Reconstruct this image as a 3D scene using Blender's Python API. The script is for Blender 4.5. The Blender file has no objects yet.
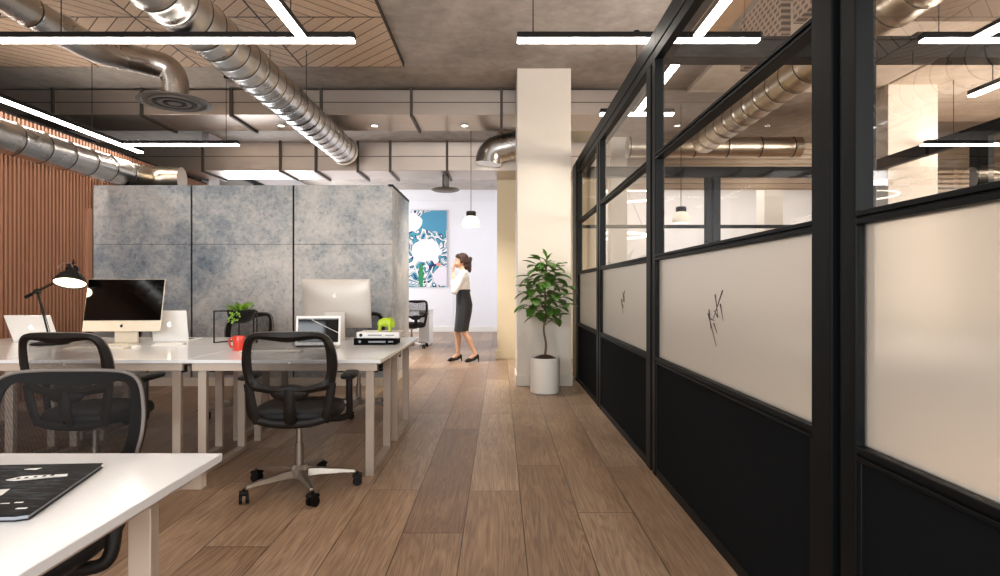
import bpy, bmesh, math, random
from mathutils import Vector, Matrix, Euler
random.seed(7)
PI = math.pi
SC = bpy.context.scene
COL = SC.collection

# ------------------------------------------------------------------ helpers
class MB:
    """collects geometry of ONE mesh object"""
    def __init__(self):
        self.v = []; self.f = []; self.mi = []; self.cur = 0
    def quad(self, *pts):
        n = len(self.v); self.v += [tuple(p) for p in pts]
        self.f.append(tuple(range(n, n + len(pts)))); self.mi.append(self.cur); return self
    def box(self, x0, x1, y0, y1, z0, z1, M=None):
        n = len(self.v)
        ps = [(x0,y0,z0),(x1,y0,z0),(x1,y1,z0),(x0,y1,z0),(x0,y0,z1),(x1,y0,z1),(x1,y1,z1),(x0,y1,z1)]
        if M is not None: ps = [tuple(M @ Vector(p)) for p in ps]
        self.v += ps
        for q in ((0,3,2,1),(4,5,6,7),(0,1,5,4),(1,2,6,5),(2,3,7,6),(3,0,4,7)):
            self.f.append(tuple(n+i for i in q)); self.mi.append(self.cur)
        return self
    def rings(self, loops, closed_loop=True, caps=True, closed_path=False):
        n0 = len(self.v); k = len(loops[0])
        for lp in loops: self.v += [tuple(p) for p in lp]
        L = len(loops)
        rng = range(L) if closed_path else range(L-1)
        for i in rng:
            a = n0 + i*k; b = n0 + ((i+1) % L)*k
            for j in range(k if closed_loop else k-1):
                j2 = (j+1) % k
                self.f.append((a+j, a+j2, b+j2, b+j)); self.mi.append(self.cur)
        if caps and not closed_path:
            self.f.append(tuple(n0+j for j in reversed(range(k)))); self.mi.append(self.cur)
            self.f.append(tuple(n0+(L-1)*k+j for j in range(k))); self.mi.append(self.cur)
        return self
    def tube(self, pts, r, n=12, closed=False, caps=True, flat=1.0, up=None):
        """sweep of a circle (or ellipse: flat) along pts; r number or list"""
        pts = [Vector(p) for p in pts]; L = len(pts)
        rs = r if isinstance(r, (list, tuple)) else [r]*L
        loops = []; u = None
        for i, p in enumerate(pts):
            if closed: t = pts[(i+1) % L] - pts[i-1]
            elif i == 0: t = pts[1]-pts[0]
            elif i == L-1: t = pts[-1]-pts[-2]
            else: t = (pts[i+1]-p).normalized() + (p-pts[i-1]).normalized()
            if t.length < 1e-9: t = Vector((0,0,1))
            t.normalize()
            if up is not None: u = Vector(up)
            elif u is None:
                u = Vector((0,0,1)) if abs(t.z) < .9 else Vector((1,0,0))
            u = (u - t*u.dot(t)).normalized(); w = t.cross(u)
            loops.append([p + (u*math.cos(a)*flat + w*math.sin(a))*rs[i] for a in (2*PI*j/n for j in range(n))])
        return self.rings(loops, True, caps, closed)
    def cyl(self, p0, p1, r0, r1=None, n=20):
        return self.tube([p0, p1], [r0, r0 if r1 is None else r1], n)
    def lathe(self, prof, c=(0,0,0), n=32, sx=1, sy=1, caps=True):
        loops = [[(c[0]+r*math.cos(2*PI*j/n)*sx, c[1]+r*math.sin(2*PI*j/n)*sy, c[2]+z) for j in range(n)] for r, z in prof]
        return self.rings(loops, True, caps)
    def ell(self, c, r, n=16, m=10, M=None):
        loops = []
        for i in range(m+1):
            a = -PI/2 + PI*i/m; a = max(min(a, PI/2-.02), -PI/2+.02)
            lp = [Vector((r[0]*math.cos(a)*math.cos(2*PI*j/n), r[1]*math.cos(a)*math.sin(2*PI*j/n), r[2]*math.sin(a))) for j in range(n)]
            if M is not None: lp = [M @ p for p in lp]
            loops.append([p + Vector(c) for p in lp])
        return self.rings(loops)
    def prism(self, poly, d, M=None):
        """poly in local xz, extruded along +y by d"""
        a = [Vector((x, 0, z)) for x, z in poly]; b = [Vector((x, d, z)) for x, z in poly]
        if M is not None: a = [M @ p for p in a]; b = [M @ p for p in b]
        return self.rings([a, b])
    def build(self, name, mat, parent=None, smooth=35, bevel=0, seg=2, loc=None):
        me = bpy.data.meshes.new(name); me.from_pydata(self.v, [], self.f)
        mats = mat if isinstance(mat, (list, tuple)) else [mat]
        for m in mats: me.materials.append(m)
        if len(mats) > 1: me.polygons.foreach_set('material_index', self.mi)
        bm = bmesh.new(); bm.from_mesh(me); bmesh.ops.recalc_face_normals(bm, faces=bm.faces); bm.to_mesh(me); bm.free()
        if smooth:
            me.polygons.foreach_set('use_smooth', [True]*len(me.polygons)); me.set_sharp_from_angle(angle=math.radians(smooth))
        o = bpy.data.objects.new(name, me); COL.objects.link(o)
        if parent: o.parent = parent
        if loc: o.location = loc
        if bevel:
            b = o.modifiers.new('bevel', 'BEVEL'); b.width = bevel; b.segments = seg; b.limit_method = 'ANGLE'; b.angle_limit = math.radians(40)
        return o
def tag(o, label, cat, group=None):
    o['label'] = label; o['category'] = cat
    if group: o['group'] = group
    return o
def thing(name, loc, rz, label, cat, group=None):
    o = bpy.data.objects.new(name, None); COL.objects.link(o)
    o.location = loc; o.rotation_euler = (0, 0, rz); o.empty_display_size = .1
    return tag(o, label, cat, group)
def struct(o): o['kind'] = 'structure'; return o
def dup(o, loc=None, rz=None, label=None, group=None, parent=None):
    c = o.copy(); COL.objects.link(c)
    if parent: c.parent = parent
    if loc is not None: c.location = loc
    if rz is not None: c.rotation_euler = (0, 0, rz)
    if label: c['label'] = label
    if group: c['group'] = group
    for ch in list(o.children): dup(ch, parent=c)
    return c
def resample(pts, step):
    pts = [Vector(p) for p in pts]; out = [pts[0]]; 
    for a, b in zip(pts, pts[1:]):
        k = max(1, int(round((b-a).length/step)))
        out += [a.lerp(b, (i+1)/k) for i in range(k)]
    return out
def catmull(pts, k=6, closed=False):
    pts = [Vector(p) for p in pts]; L = len(pts); out = []
    for i in range(L if closed else L-1):
        if closed: p0, p1, p2, p3 = pts[i-1], pts[i], pts[(i+1) % L], pts[(i+2) % L]
        else: p0, p1, p2, p3 = pts[max(i-1,0)], pts[i], pts[i+1], pts[min(i+2,L-1)]
        for j in range(k):
            t = j/k
            out.append(.5*((2*p1)+(p2-p0)*t+(2*p0-5*p1+4*p2-p3)*t*t+(3*p1-p0-3*p2+p3)*t**3))
    if not closed: out.append(pts[-1])
    return out
def remesh(o, vox, smooth=4):
    m = o.modifiers.new('r', 'REMESH'); m.mode = 'VOXEL'; m.voxel_size = vox; m.use_smooth_shade = True
    if smooth:
        s = o.modifiers.new('s', 'SMOOTH'); s.iterations = smooth; s.factor = .5
    return o

# ------------------------------------------------------------------ materials
def srgb(h):
    c = [int(h[i:i+2], 16)/255 for i in (0, 2, 4)]
    return tuple((x/12.92 if x <= .04045 else ((x+.055)/1.055)**2.4) for x in c) + (1,)
class NT:
    def __init__(self, name):
        self.m = bpy.data.materials.new(name); self.m.use_nodes = True; self.t = self.m.node_tree; self.t.nodes.clear()
        self.out = self.t.nodes.new('ShaderNodeOutputMaterial')
    def n(self, typ, **kw):
        nd = self.t.nodes.new(typ)
        for k, v in kw.items():
            if k.startswith('i_'):
                key = k[2:]; key = int(key) if key.isdigit() else key.replace('__', ' ')
                if hasattr(v, 'is_linked') : self.t.links.new(v, nd.inputs[key])
                else: nd.inputs[key].default_value = v
            else: setattr(nd, k, v)
        return nd
    def link(self, a, b): self.t.links.new(a, b)
    def math(self, op, a, b=0.0, c=None):
        nd = self.t.nodes.new('ShaderNodeMath'); nd.operation = op
        for i, v in enumerate((a, b) if c is None else (a, b, c)):
            if hasattr(v, 'is_linked'): self.t.links.new(v, nd.inputs[i])
            else: nd.inputs[i].default_value = v
        return nd.outputs[0]
    def mix(self, f, a, b, bt='MIX'):
        nd = self.t.nodes.new('ShaderNodeMix'); nd.data_type = 'RGBA'; nd.blend_type = bt
        for k, v in ((0, f), (6, a), (7, b)):
            if hasattr(v, 'is_linked'): self.t.links.new(v, nd.inputs[k])
            else: nd.inputs[k].default_value = v
        return nd.outputs[2]
    def ramp(self, f, stops):
        nd = self.t.nodes.new('ShaderNodeValToRGB'); e = nd.color_ramp.elements
        while len(e) < len(stops): e.new(.5)
        for i, (p, c) in enumerate(stops): e[i].position = p; e[i].color = c
        self.t.links.new(f, nd.inputs[0]); return nd.outputs[0]
    def obj(self): return self.n('ShaderNodeTexCoord').outputs['Object']
    def world(self): return self.n('ShaderNodeNewGeometry').outputs['Position']
    def xyz(self, v):
        s = self.n('ShaderNodeSeparateXYZ'); self.link(v, s.inputs[0]); return s.outputs
    def vec(self, x, y, z):
        s = self.n('ShaderNodeCombineXYZ')
        for i, v in enumerate((x, y, z)):
            if hasattr(v, 'is_linked'): self.link(v, s.inputs[i])
            else: s.inputs[i].default_value = v
        return s.outputs[0]
    def noise(self, v, scale, detail=4, rough=.55, dist=0):
        nd = self.n('ShaderNodeTexNoise'); self.link(v, nd.inputs['Vector'])
        nd.inputs['Scale'].default_value = scale; nd.inputs['Detail'].default_value = detail
        nd.inputs['Roughness'].default_value = rough; nd.inputs['Distortion'].default_value = dist
        return nd.outputs['Fac']
    def scale(self, v, s):
        nd = self.n('ShaderNodeMapping'); self.link(v, nd.inputs[0]); nd.inputs['Scale'].default_value = s; return nd.outputs[0]
    def bsdf(self, color, rough=.5, metal=0, bump=None, bdist=.002, spec=.5, **kw):
        b = self.n('ShaderNodeBsdfPrincipled')
        for k, v in (('Base Color', color), ('Roughness', rough), ('Metallic', metal), ('Specular IOR Level', spec)):
            if hasattr(v, 'is_linked'): self.link(v, b.inputs[k])
            else: b.inputs[k].default_value = v
        for k, v in kw.items(): b.inputs[k.replace('__', ' ')].default_value = v
        if bump is not None:
            bp = self.n('ShaderNodeBump'); bp.inputs['Distance'].default_value = bdist; bp.inputs['Strength'].default_value = 1
            self.link(bump, bp.inputs['Height']); self.link(bp.outputs[0], b.inputs['Normal'])
        self.link(b.outputs[0], self.out.inputs[0]); return b
def plain(name, hexc, rough=.5, metal=0, var=.06, scale=30, bump=0, spec=.5):
    t = NT(name); c = srgb(hexc); v = t.obj(); f = t.noise(v, scale)
    d = tuple(x*(1-var) for x in c[:3]) + (1,); l = tuple(min(1, x*(1+var)) for x in c[:3]) + (1,)
    t.bsdf(t.mix(f, d, l), rough, metal, f if bump else None, bump or .001, spec); return t.m
def emis(name, hexc, s):
    t = NT(name); e = t.n('ShaderNodeEmission'); e.inputs[0].default_value = srgb(hexc); e.inputs[1].default_value = s
    t.link(e.outputs[0], t.out.inputs[0]); return t.m

M = {}
M['black'] = plain('black_plastic', '100e0c', .5, spec=.2)
M['frame_black'] = plain('black_frame_plastic', '1a1512', .45, var=.1, spec=.22)
M['fabric'] = plain('black_seat_fabric', '131416', .55, var=.2, scale=300, spec=.25)
M['steel'] = plain('brushed_alu', '9a9086', .42, .9, .08, 60)
M['alu'] = plain('matt_aluminium', 'c6bfb7', .5, .5, .03)
M['gold'] = plain('pale_gold_alu', 'e6dac4', .4, .3, .03)
M['white'] = plain('white_paint', 'f2efea', .45, 0, .02)
M['desk'] = plain('white_laminate', 'f0efef', .14, 0, .012, 8)
M['leg'] = plain('beige_powder_coat', 'b9a898', .45, .2, .04)
M['edge'] = plain('desk_edge', 'c9b7a6', .5, 0, .03)
M['wall'] = plain('white_wall', 'efeef2', .8, 0, .015, 3)
M['cream'] = plain('cream_wall', 'e6d5b4', .8, 0, .03, 2)
M['colm'] = plain('plaster_column', 'dfd5c8', .8, 0, .04, 3)
M['skirt'] = plain('painted_skirting', 'd8cfc2', .6, 0, .02)
M['part_frame'] = plain('black_steel_frame', '0b0e10', .5, 0, .05, spec=.14)
M['ledhouse'] = plain('lamp_housing', '0e0c0b', .6, spec=.2)
M['bookblack'] = plain('black_book_cloth', '060506', .7, spec=.06)
M['red'] = plain('red_glaze', 'd8412f', .25, 0, .03)
M['lime'] = plain('lime_plastic', 'b4cf2e', .4, 0, .05)
M['screen'] = plain('black_glass', '030303', .05, 0, .0, spec=.35)
M['soil'] = plain('potting_soil', '3a2415', .95, 0, .5, 60, .01)
M['pot'] = plain('white_pot', 'f0ece4', .45, 0, .02)
M['skin'] = plain('skin', 'd9a98a', .5, 0, .04, 10)
M['blouse'] = plain('white_cotton', 'f1ece6', .8, 0, .03, 40)
M['skirt_cloth'] = plain('charcoal_cloth', '2e2d31', .8, 0, .12, 80)
M['shoe'] = plain('black_leather', '120d0d', .25)
M['led'] = emis('led_diffuser', 'fff6ea', 18)
M['top_fill'] = emis('top_fill_glow', 'fff6ee', 16)  # glow added on the lamp tops to lift the ceiling
M['led_far'] = emis('led_diffuser_small', 'fff4e4', 6)
M['bulb'] = emis('lamp_glow', 'ffe9c8', 4)
M['canvas_edge'] = plain('canvas_edge', 'e9e6e0', .8)
M['navy'] = plain('ink', '4a3f3c', .8)
M['printwhite'] = plain('white_print', 'f4f2ee', .6)
M['printgrey'] = plain('grey_print', '8a8d92', .6)
M['printred'] = plain('red_print', 'a83a3a', .6)
M['copper'] = plain('brown_cord', '3a3029', .6)

def mk_hair():
    t = NT('dark_hair'); v = t.scale(t.obj(), (40, 40, 6)); f = t.noise(v, 6, 3)
    t.bsdf(t.mix(f, srgb('140a08'), srgb('4a2a20')), .45, bump=f, bdist=.006); return t.m
M['hair'] = mk_hair()
def mk_floor():
    t = NT('oak_planks'); s = t.xyz(t.world()); x, y = s[0], s[1]
    W, L = .295, 2.15
    rx = t.math('DIVIDE', t.math('SUBTRACT', x, .116), W); row = t.math('FLOOR', rx); fx = t.math('FRACT', rx)
    wn = t.n('ShaderNodeTexWhiteNoise', noise_dimensions='1D'); t.link(t.math('ADD', row, 11.3), wn.inputs['W'])
    ry = t.math('ADD', t.math('DIVIDE', y, L), wn.outputs['Value']); colu = t.math('FLOOR', ry); fy = t.math('FRACT', ry)
    wc = t.n('ShaderNodeTexWhiteNoise', noise_dimensions='2D'); t.link(t.vec(row, colu, 0), wc.inputs['Vector'])
    rnd = wc.outputs['Value']
    # grain: stretched along the plank, shifted per plank
    off = t.math('MULTIPLY', rnd, 37.0)
    gv = t.vec(t.math('ADD', t.math('MULTIPLY', x, 9.0), off), t.math('ADD', t.math('MULTIPLY', y, .5), off), off)
    broad = t.noise(gv, 1.0, 3, .5, 1.2)
    rings = t.math('FRACT', t.math('MULTIPLY', broad, 11.0))
    rings = t.math('ABSOLUTE', t.math('SUBTRACT', rings, .5))
    fine = t.noise(t.vec(t.math('ADD', t.math('MULTIPLY', x, 130.0), off), t.math('MULTIPLY', y, 4.0), off), 1.0, 3, .6)
    knots = t.noise(t.vec(t.math('MULTIPLY', x, 3.0), t.math('MULTIPLY', y, 1.1), off), 1.0, 3, .6, .5)
    g = t.math('ADD', t.math('MULTIPLY', rings, .6), t.math('MULTIPLY', fine, .72))
    col = t.ramp(g, [(.16, srgb('78604c')), (.47, srgb('ac9178')), (.85, srgb('d2b79a'))])
    col = t.mix(t.math('MULTIPLY', t.ramp(knots, [(.42, (1,1,1,1)), (.62, (0,0,0,1))]), .25), col, srgb('6d5342'))
    tone = t.ramp(rnd, [(0, srgb('cdc0b6')), (.5, srgb('e6ddd6')), (1, srgb('ffffff'))])
    col = t.mix(1.0, col, tone, 'MULTIPLY')
    ex = t.math('MINIMUM', fx, t.math('SUBTRACT', 1.0, fx)); ey = t.math('MINIMUM', fy, t.math('SUBTRACT', 1.0, fy))
    d = t.math('MINIMUM', t.math('MULTIPLY', ex, W), t.math('MULTIPLY', ey, L))
    seam = t.math('LESS_THAN', d, .0028)
    col = t.mix(t.math('MULTIPLY', seam, .8), col, srgb('3a2a20'))
    rough = t.math('ADD', .3, t.math('MULTIPLY', g, .18))
    h = t.math('SUBTRACT', t.math('MULTIPLY', g, .3), t.math('MULTIPLY', seam, 1.5))
    t.bsdf(col, rough, 0, h, .0015, .5); return t.m
M['floor'] = mk_floor()
def mk_concrete(name, a, b, c, rough=.75, sc=1.0):
    t = NT(name); v = t.obj(); n1 = t.noise(v, .8*sc, 6, .62, .3); n2 = t.noise(v, 6*sc, 6, .7); n3 = t.noise(v, 45*sc, 3)
    f = t.math('ADD', t.math('MULTIPLY', n1, .62), t.math('MULTIPLY', n2, .38))
    col = t.ramp(f, [(.36, srgb(a)), (.5, srgb(b)), (.64, srgb(c))])
    pit = t.ramp(n3, [(.28, (1,1,1,1)), (.36, (0,0,0,1))])
    col = t.mix(t.math('MULTIPLY', pit, .3), col, srgb('4a443f'))
    t.bsdf(col, rough, 0, n2, .004); return t.m
M['ceil'] = mk_concrete('raw_concrete', '857b73', 'a0968d', 'b8aea4', .6)
M['plaster'] = mk_concrete('limewash_soffit', 'bfae9c', 'd6c7b6', 'e4d8c9', .7)
def mk_panel():
    t = NT('patinated_concrete_panel'); v = t.obj()
    n1 = t.noise(v, .75, 5, .6, .6); n2 = t.noise(v, 3.2, 8, .7, .4); n3 = t.noise(v, 22, 6, .75)
    f = t.math('ADD', t.math('ADD', t.math('MULTIPLY', n1, .42), t.math('MULTIPLY', n2, .33)), t.math('MULTIPLY', n3, .25))
    col = t.ramp(f, [(.35, srgb('586a7a')), (.45, srgb('959ba0')), (.54, srgb('c0bebb')), (.66, srgb('ddd7d2'))])
    sp = t.ramp(n3, [(.3, (1,1,1,1)), (.42, (0,0,0,1))])
    col = t.mix(t.math('MULTIPLY', sp, .6), col, srgb('4c5a66'))
    t.bsdf(col, t.math('ADD', .4, t.math('MULTIPLY', n2, .3)), 0.15, n3, .002); return t.m
M['panel'] = mk_panel()
def mk_galv(name, tint='8d8a86', rough=.26):
    t = NT(name); v = t.obj(); vo = t.n('ShaderNodeTexVoronoi'); t.link(t.scale(v, (1,1,1)), vo.inputs['Vector']); vo.inputs['Scale'].default_value = 30
    n = t.noise(v, 3, 4)
    c = t.mix(vo.outputs['Color'], srgb(tint), srgb('d0ccc7')); c = t.mix(.6, c, srgb(tint))
    t.bsdf(c, t.math('ADD', rough-.06, t.math('MULTIPLY', n, .14)), 1, n, .004); return t.m
M['galv'] = mk_galv('galvanised_spiral', 'c2beba', .27)
M['galv_flat'] = plain('galvanised_sheet', 'c4b7ac', .34, .9, .08, 3)
M['seam'] = plain('dark_duct_seam', '2b2622', .6, 0)
M['galv_dark'] = plain('duct_flange', '57504a', .5, .8, .1)
M['galv_warm'] = mk_galv('galvanised_warm', 'c8b9a4', .3)
def mk_timberceil():
    t = NT('chevron_timber_ceiling'); s = t.xyz(t.world()); x, y = s[0], s[1]
    rx = t.math('DIVIDE', t.math('ADD', x, 1.13), 1.2); ry = t.math('DIVIDE', t.math('SUBTRACT', y, 7.09), 1.31)
    i = t.math('FLOOR', rx); j = t.math('FLOOR', ry)
    par = t.math('FLOORED_MODULO', t.math('ADD', i, j), 2.0)
    d1 = t.math('ADD', x, y); d2 = t.math('SUBTRACT', x, y)
    d = t.math('ADD', t.math('MULTIPLY', par, d2), t.math('MULTIPLY', t.math('SUBTRACT', 1.0, par), d1))
    q = t.math('DIVIDE', d, .19); fd = t.math('FRACT', q)
    gro = t.math('LESS_THAN', fd, .075)
    ex = t.math('MINIMUM', t.math('FRACT', rx), t.math('SUBTRACT', 1.0, t.math('FRACT', rx)))
    ey = t.math('MINIMUM', t.math('FRACT', ry), t.math('SUBTRACT', 1.0, t.math('FRACT', ry)))
    e = t.math('LESS_THAN', t.math('MINIMUM', ex, ey), .008)
    gro = t.math('MAXIMUM', gro, e)
    wn = t.n('ShaderNodeTexWhiteNoise', noise_dimensions='3D'); t.link(t.vec(i, j, t.math('FLOOR', q)), wn.inputs['Vector'])
    nz = t.noise(t.world(), 26, 5, .75)
    base = t.mix(nz, srgb('b3947a'), srgb('e8cdb0'))
    base = t.mix(t.math('MULTIPLY', wn.outputs['Value'], .35), base, srgb('a88a72'))
    col = t.mix(gro, base, srgb('2c211a'))
    t.bsdf(col, .7, 0, t.math('SUBTRACT', 1.0, gro), .006); return t.m
M['timber'] = mk_timberceil()
def mk_cork():
    t = NT('cork_tiles'); s = t.xyz(t.world())
    nz = t.noise(t.world(), 40, 4, .8)
    base = t.mix(nz, srgb('a27c58'), srgb('d3ab80'))
    fx = t.math('FRACT', t.math('DIVIDE', s[0], .6)); fy = t.math('FRACT', t.math('DIVIDE', s[1], .6))
    g = t.math('MAXIMUM', t.math('LESS_THAN', fx, .015), t.math('LESS_THAN', fy, .015))
    t.bsdf(t.mix(t.math('MULTIPLY', g, .6), base, srgb('5a4030')), .85); return t.m
M['cork'] = mk_cork()
def mk_wood(name, a, b, st=(30, 30, 1.2), rough=.5):
    t = NT(name); n = t.noise(t.scale(t.obj(), st), 1.0, 4, .6, .4)
    t.bsdf(t.mix(n, srgb(a), srgb(b)), rough, 0, n, .001); return t.m
M['slat'] = mk_wood('cedar_slat', '87573f', 'b08064')
M['slatback'] = plain('dark_slat_backing', '140b08', .9)
M['palewood'] = mk_wood('pale_louvre', 'b59f88', 'd2bfa8', (1, 30, 30))
M['brownwood'] = mk_wood('brown_soffit', '5b4635', '75604d', (1.5, 12, 12))
M['feltpanel'] = plain('charcoal_felt', '121416', .95, 0, .3, 350, .0008, .08)
def mk_mesh():
    t = NT('chair_mesh'); s = t.xyz(t.obj()); k = 2*PI/.0075
    a = t.math('SINE', t.math('MULTIPLY', s[0], k)); b = t.math('SINE', t.math('MULTIPLY', t.math('ADD', s[2], t.math('MULTIPLY', t.math('SIGN', a), .0019)), k))
    hole = t.math('GREATER_THAN', t.math('ABSOLUTE', t.math('MULTIPLY', a, b)), .43)
    p = t.n('ShaderNodeBsdfPrincipled'); p.inputs['Base Color'].default_value = srgb('110f0e'); p.inputs['Roughness'].default_value = .6; p.inputs['Specular IOR Level'].default_value = .15
    tr = t.n('ShaderNodeBsdfTransparent'); mx = t.n('ShaderNodeMixShader'); t.link(t.math('MULTIPLY', hole, .97), mx.inputs[0]); t.link(p.outputs[0], mx.inputs[1]); t.link(tr.outputs[0], mx.inputs[2])
    t.link(mx.outputs[0], t.out.inputs[0]); return t.m
M['mesh'] = mk_mesh()
def mk_glass():
    t = NT('clear_pane'); tr = t.n('ShaderNodeBsdfTransparent'); tr.inputs[0].default_value = (.97, .96, .94, 1)
    g = t.n('ShaderNodeBsdfGlossy'); g.inputs['Roughness'].default_value = .0
    fr = t.n('ShaderNodeFresnel'); fr.inputs[0].default_value = 1.45
    mx = t.n('ShaderNodeMixShader'); t.link(t.math('MULTIPLY', fr.outputs[0], .3), mx.inputs[0]); t.link(tr.outputs[0], mx.inputs[1]); t.link(g.outputs[0], mx.inputs[2])
    t.link(mx.outputs[0], t.out.inputs[0]); return t.m
M['glass'] = mk_glass()
def mk_frost():
    t = NT('frosted_pane'); nz = t.noise(t.obj(), 500, 2)
    tl = t.n('ShaderNodeBsdfTranslucent'); tl.inputs[0].default_value = (.98, .94, .88, 1)
    rf = t.n('ShaderNodeBsdfRefraction'); rf.inputs[0].default_value = (1, .98, .95, 1); rf.inputs['Roughness'].default_value = .33; rf.inputs['IOR'].default_value = 1.15
    df = t.n('ShaderNodeBsdfDiffuse'); df.inputs[0].default_value = (.8, .76, .7, 1)
    gl = t.n('ShaderNodeBsdfGlossy'); gl.inputs['Roughness'].default_value = .25
    m1 = t.n('ShaderNodeMixShader'); m1.inputs[0].default_value = .78; t.link(tl.outputs[0], m1.inputs[1]); t.link(rf.outputs[0], m1.inputs[2])
    m2 = t.n('ShaderNodeMixShader'); m2.inputs[0].default_value = .12; t.link(m1.outputs[0], m2.inputs[1]); t.link(df.outputs[0], m2.inputs[2])
    fr = t.n('ShaderNodeFresnel'); fr.inputs[0].default_value = 1.35
    m3 = t.n('ShaderNodeMixShader'); t.link(t.math('MULTIPLY', fr.outputs[0], .5), m3.inputs[0]); t.link(m2.outputs[0], m3.inputs[1]); t.link(gl.outputs[0], m3.inputs[2])
    t.link(m3.outputs[0], t.out.inputs[0]); return t.m
M['frost'] = mk_frost()
def mk_leaf(name, a, b):
    t = NT(name); n = t.noise(t.obj(), 25, 3); c = t.mix(n, srgb(a), srgb(b))
    p = t.bsdf(c, .38); tl = t.n('ShaderNodeBsdfTranslucent'); t.link(c, tl.inputs[0])
    mx = t.n('ShaderNodeMixShader'); mx.inputs[0].default_value = .18; t.link(p.outputs[0], mx.inputs[1]); t.link(tl.outputs[0], mx.inputs[2]); t.link(mx.outputs[0], t.out.inputs[0]); return t.m
M['leaf'] = mk_leaf('fig_leaf', '33591f', '6d9a3e')
M['leaf2'] = mk_leaf('herb_leaf', '4f7a22', '9cc24a')
M['bark'] = plain('young_bark', '6e5c43', .8, 0, .3, 40)
def mk_paint():
    t = NT('abstract_canvas'); v = t.obj(); s = t.xyz(v)
    w = t.n('ShaderNodeTexNoise'); t.link(v, w.inputs['Vector']); w.inputs['Scale'].default_value = 1.5; w.inputs['Detail'].default_value = .6; w.inputs['Distortion'].default_value = 2.6
    f = t.math('FRACT', t.math('MULTIPLY', w.outputs['Fac'], 4.2))
    col = t.ramp(f, [(0, srgb('f1eff0')), (.22, srgb('f4f2f2')), (.3, srgb('1f2a63')), (.42, srgb('27407f')), (.48, srgb('3f9fb0')), (.62, srgb('4f93ad')), (.72, srgb('2d6d74')), (.8, srgb('eef0f2')), (.93, srgb('20306b'))])
    nd = col.node; nd.color_ramp.interpolation = 'CONSTANT'
    def blob(cx, cz, rx, rz, wob=.13):
        a = t.math('POWER', t.math('DIVIDE', t.math('SUBTRACT', s[0], cx), rx), 2.0); b = t.math('POWER', t.math('DIVIDE', t.math('SUBTRACT', s[2], cz), rz), 2.0)
        return t.math('LESS_THAN', t.math('ADD', t.math('ADD', a, b), t.math('MULTIPLY', t.math('SUBTRACT', w.outputs['Fac'], .5), wob*6)), 1.0)
    col = t.mix(blob(.25, .75, .55, .28), col, srgb('4d94b4'))
    col = t.mix(blob(-.05, -.05, .42, .3), col, srgb('f3eff1'))
    col = t.mix(blob(.42, -.75, .28, .26), col, srgb('e9e3ee'))
    col = t.mix(blob(-.4, .72, .25, .25), col, srgb('f5f4f4'))
    col = t.mix(blob(-.18, -.72, .07, .32, .1), col, srgb('2f8a55'))
    col = t.mix(blob(.3, -.42, .07, .05, .1), col, srgb('e79a8c'))
    t.bsdf(col, .6); return t.m
M['paint'] = mk_paint()

# ------------------------------------------------------------------ the setting
CEIL = 3.86; XL = -5.0; XR = 9.0; YF = -3.2; YB = 16.3
struct(MB().box(XL-.2, XR+.2, YF-.2, YB+.2, -.12, 0).build('floor', M['floor']))
struct(MB().box(XL-2.5, XR+.2, YF-.2, YB+.2, CEIL, CEIL+.2).build('ceiling', M['ceil']))
# slatted left wall (slats are surface pattern of the one wall)
w = MB(); w.cur = 0; w.box(XL-.12, XL-.03, YF, 10.3, 0, 2.96)
w.cur = 1
y = YF
while y < 10.2:
    w.box(XL-.03, XL+.022, y, y+.027, 0, 2.95); y += .054
struct(w.build('wall_left', [M['slatback'], M['slat']], smooth=0))
struct(MB().box(XL-2.4, XL-.03, YF, 10.3, 2.961, 2.99).build('trim_1', M['slatback'], smooth=0))
struct(MB().box(XL-2.5, XL-2.35, YF, YB, 2.95, CEIL).build('wall_left_upper', M['slatback'], smooth=0))
wl = MB(); wl.box(XL-.12, XL, 10.3, YB, 0, .5).box(XL-.12, XL, 10.3, YB, 3.4, CEIL).box(XL-.12, XL, 10.3, 10.7, .5, 3.4).box(XL-.12, XL, 15.9, YB, .5, 3.4)
struct(wl.build('wall_left_rear', M['wall']))
f = MB().box(XL-.1, XL-.04, 10.7, 15.9, .5, .57).box(XL-.1, XL-.04, 10.7, 15.9, 3.33, 3.4)
for q in (10.7, 12.4, 14.1, 15.84): f.box(XL-.1, XL-.04, q, q+.06, .57, 3.33)
struct(f.build('window_5', M['part_frame']))
# back wall with shallow panel joints, skirting
b = MB().box(XL-.1, 1.2, YB, YB+.15, 0, CEIL)
for xx in (-5.0, -3.4, -1.28, .3): b.box(xx-.012, xx+.012, YB-.006, YB, 0, CEIL)
for zz in (1.3, 3.55): b.box(XL, 1.2, YB-.006, YB, zz-.01, zz+.01)
struct(b.build('wall_back', M['wall']))
struct(MB().box(XL, 1.2, YB-.02, YB-.001, 0, .15).build('baseboard_back', M['white'], bevel=.004))
# cream return wall beside the corridor
struct(MB().box(-.05, 1.75, 10.1, 10.35, 0, CEIL).build('wall_center', M['cream']))
struct(MB().box(-.065, 1.75, 10.085, 10.1, 0, .14).box(-.065, -.05, 10.1, 10.36, 0, .14).build('baseboard_center', M['cream'], bevel=.004))
struct(MB().box(-.05, .12, 10.35, YB, 0, CEIL).build('wall_corridor', M['wall']))
# square plaster columns
struct(MB().box(.207, .863, 7.29, 7.95, 0, CEIL).build('column_1', M['colm'], bevel=.006))
struct(MB().box(.19, .88, 7.272, 7.967, 0, .13).build('baseboard_column', M['skirt'], bevel=.006))
struct(MB().box(4.98, 5.62, 7.7, 8.35, 0, CEIL).build('column_2', M['colm'], bevel=.006))
struct(MB().box(5.55, 5.95, 12.6, 13.0, 0, CEIL).build('column_3', M['white'], bevel=.006))
struct(MB().box(1.95, 2.25, 10.6, 10.9, 0, CEIL).build('column_4', M['white'], bevel=.006))
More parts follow.
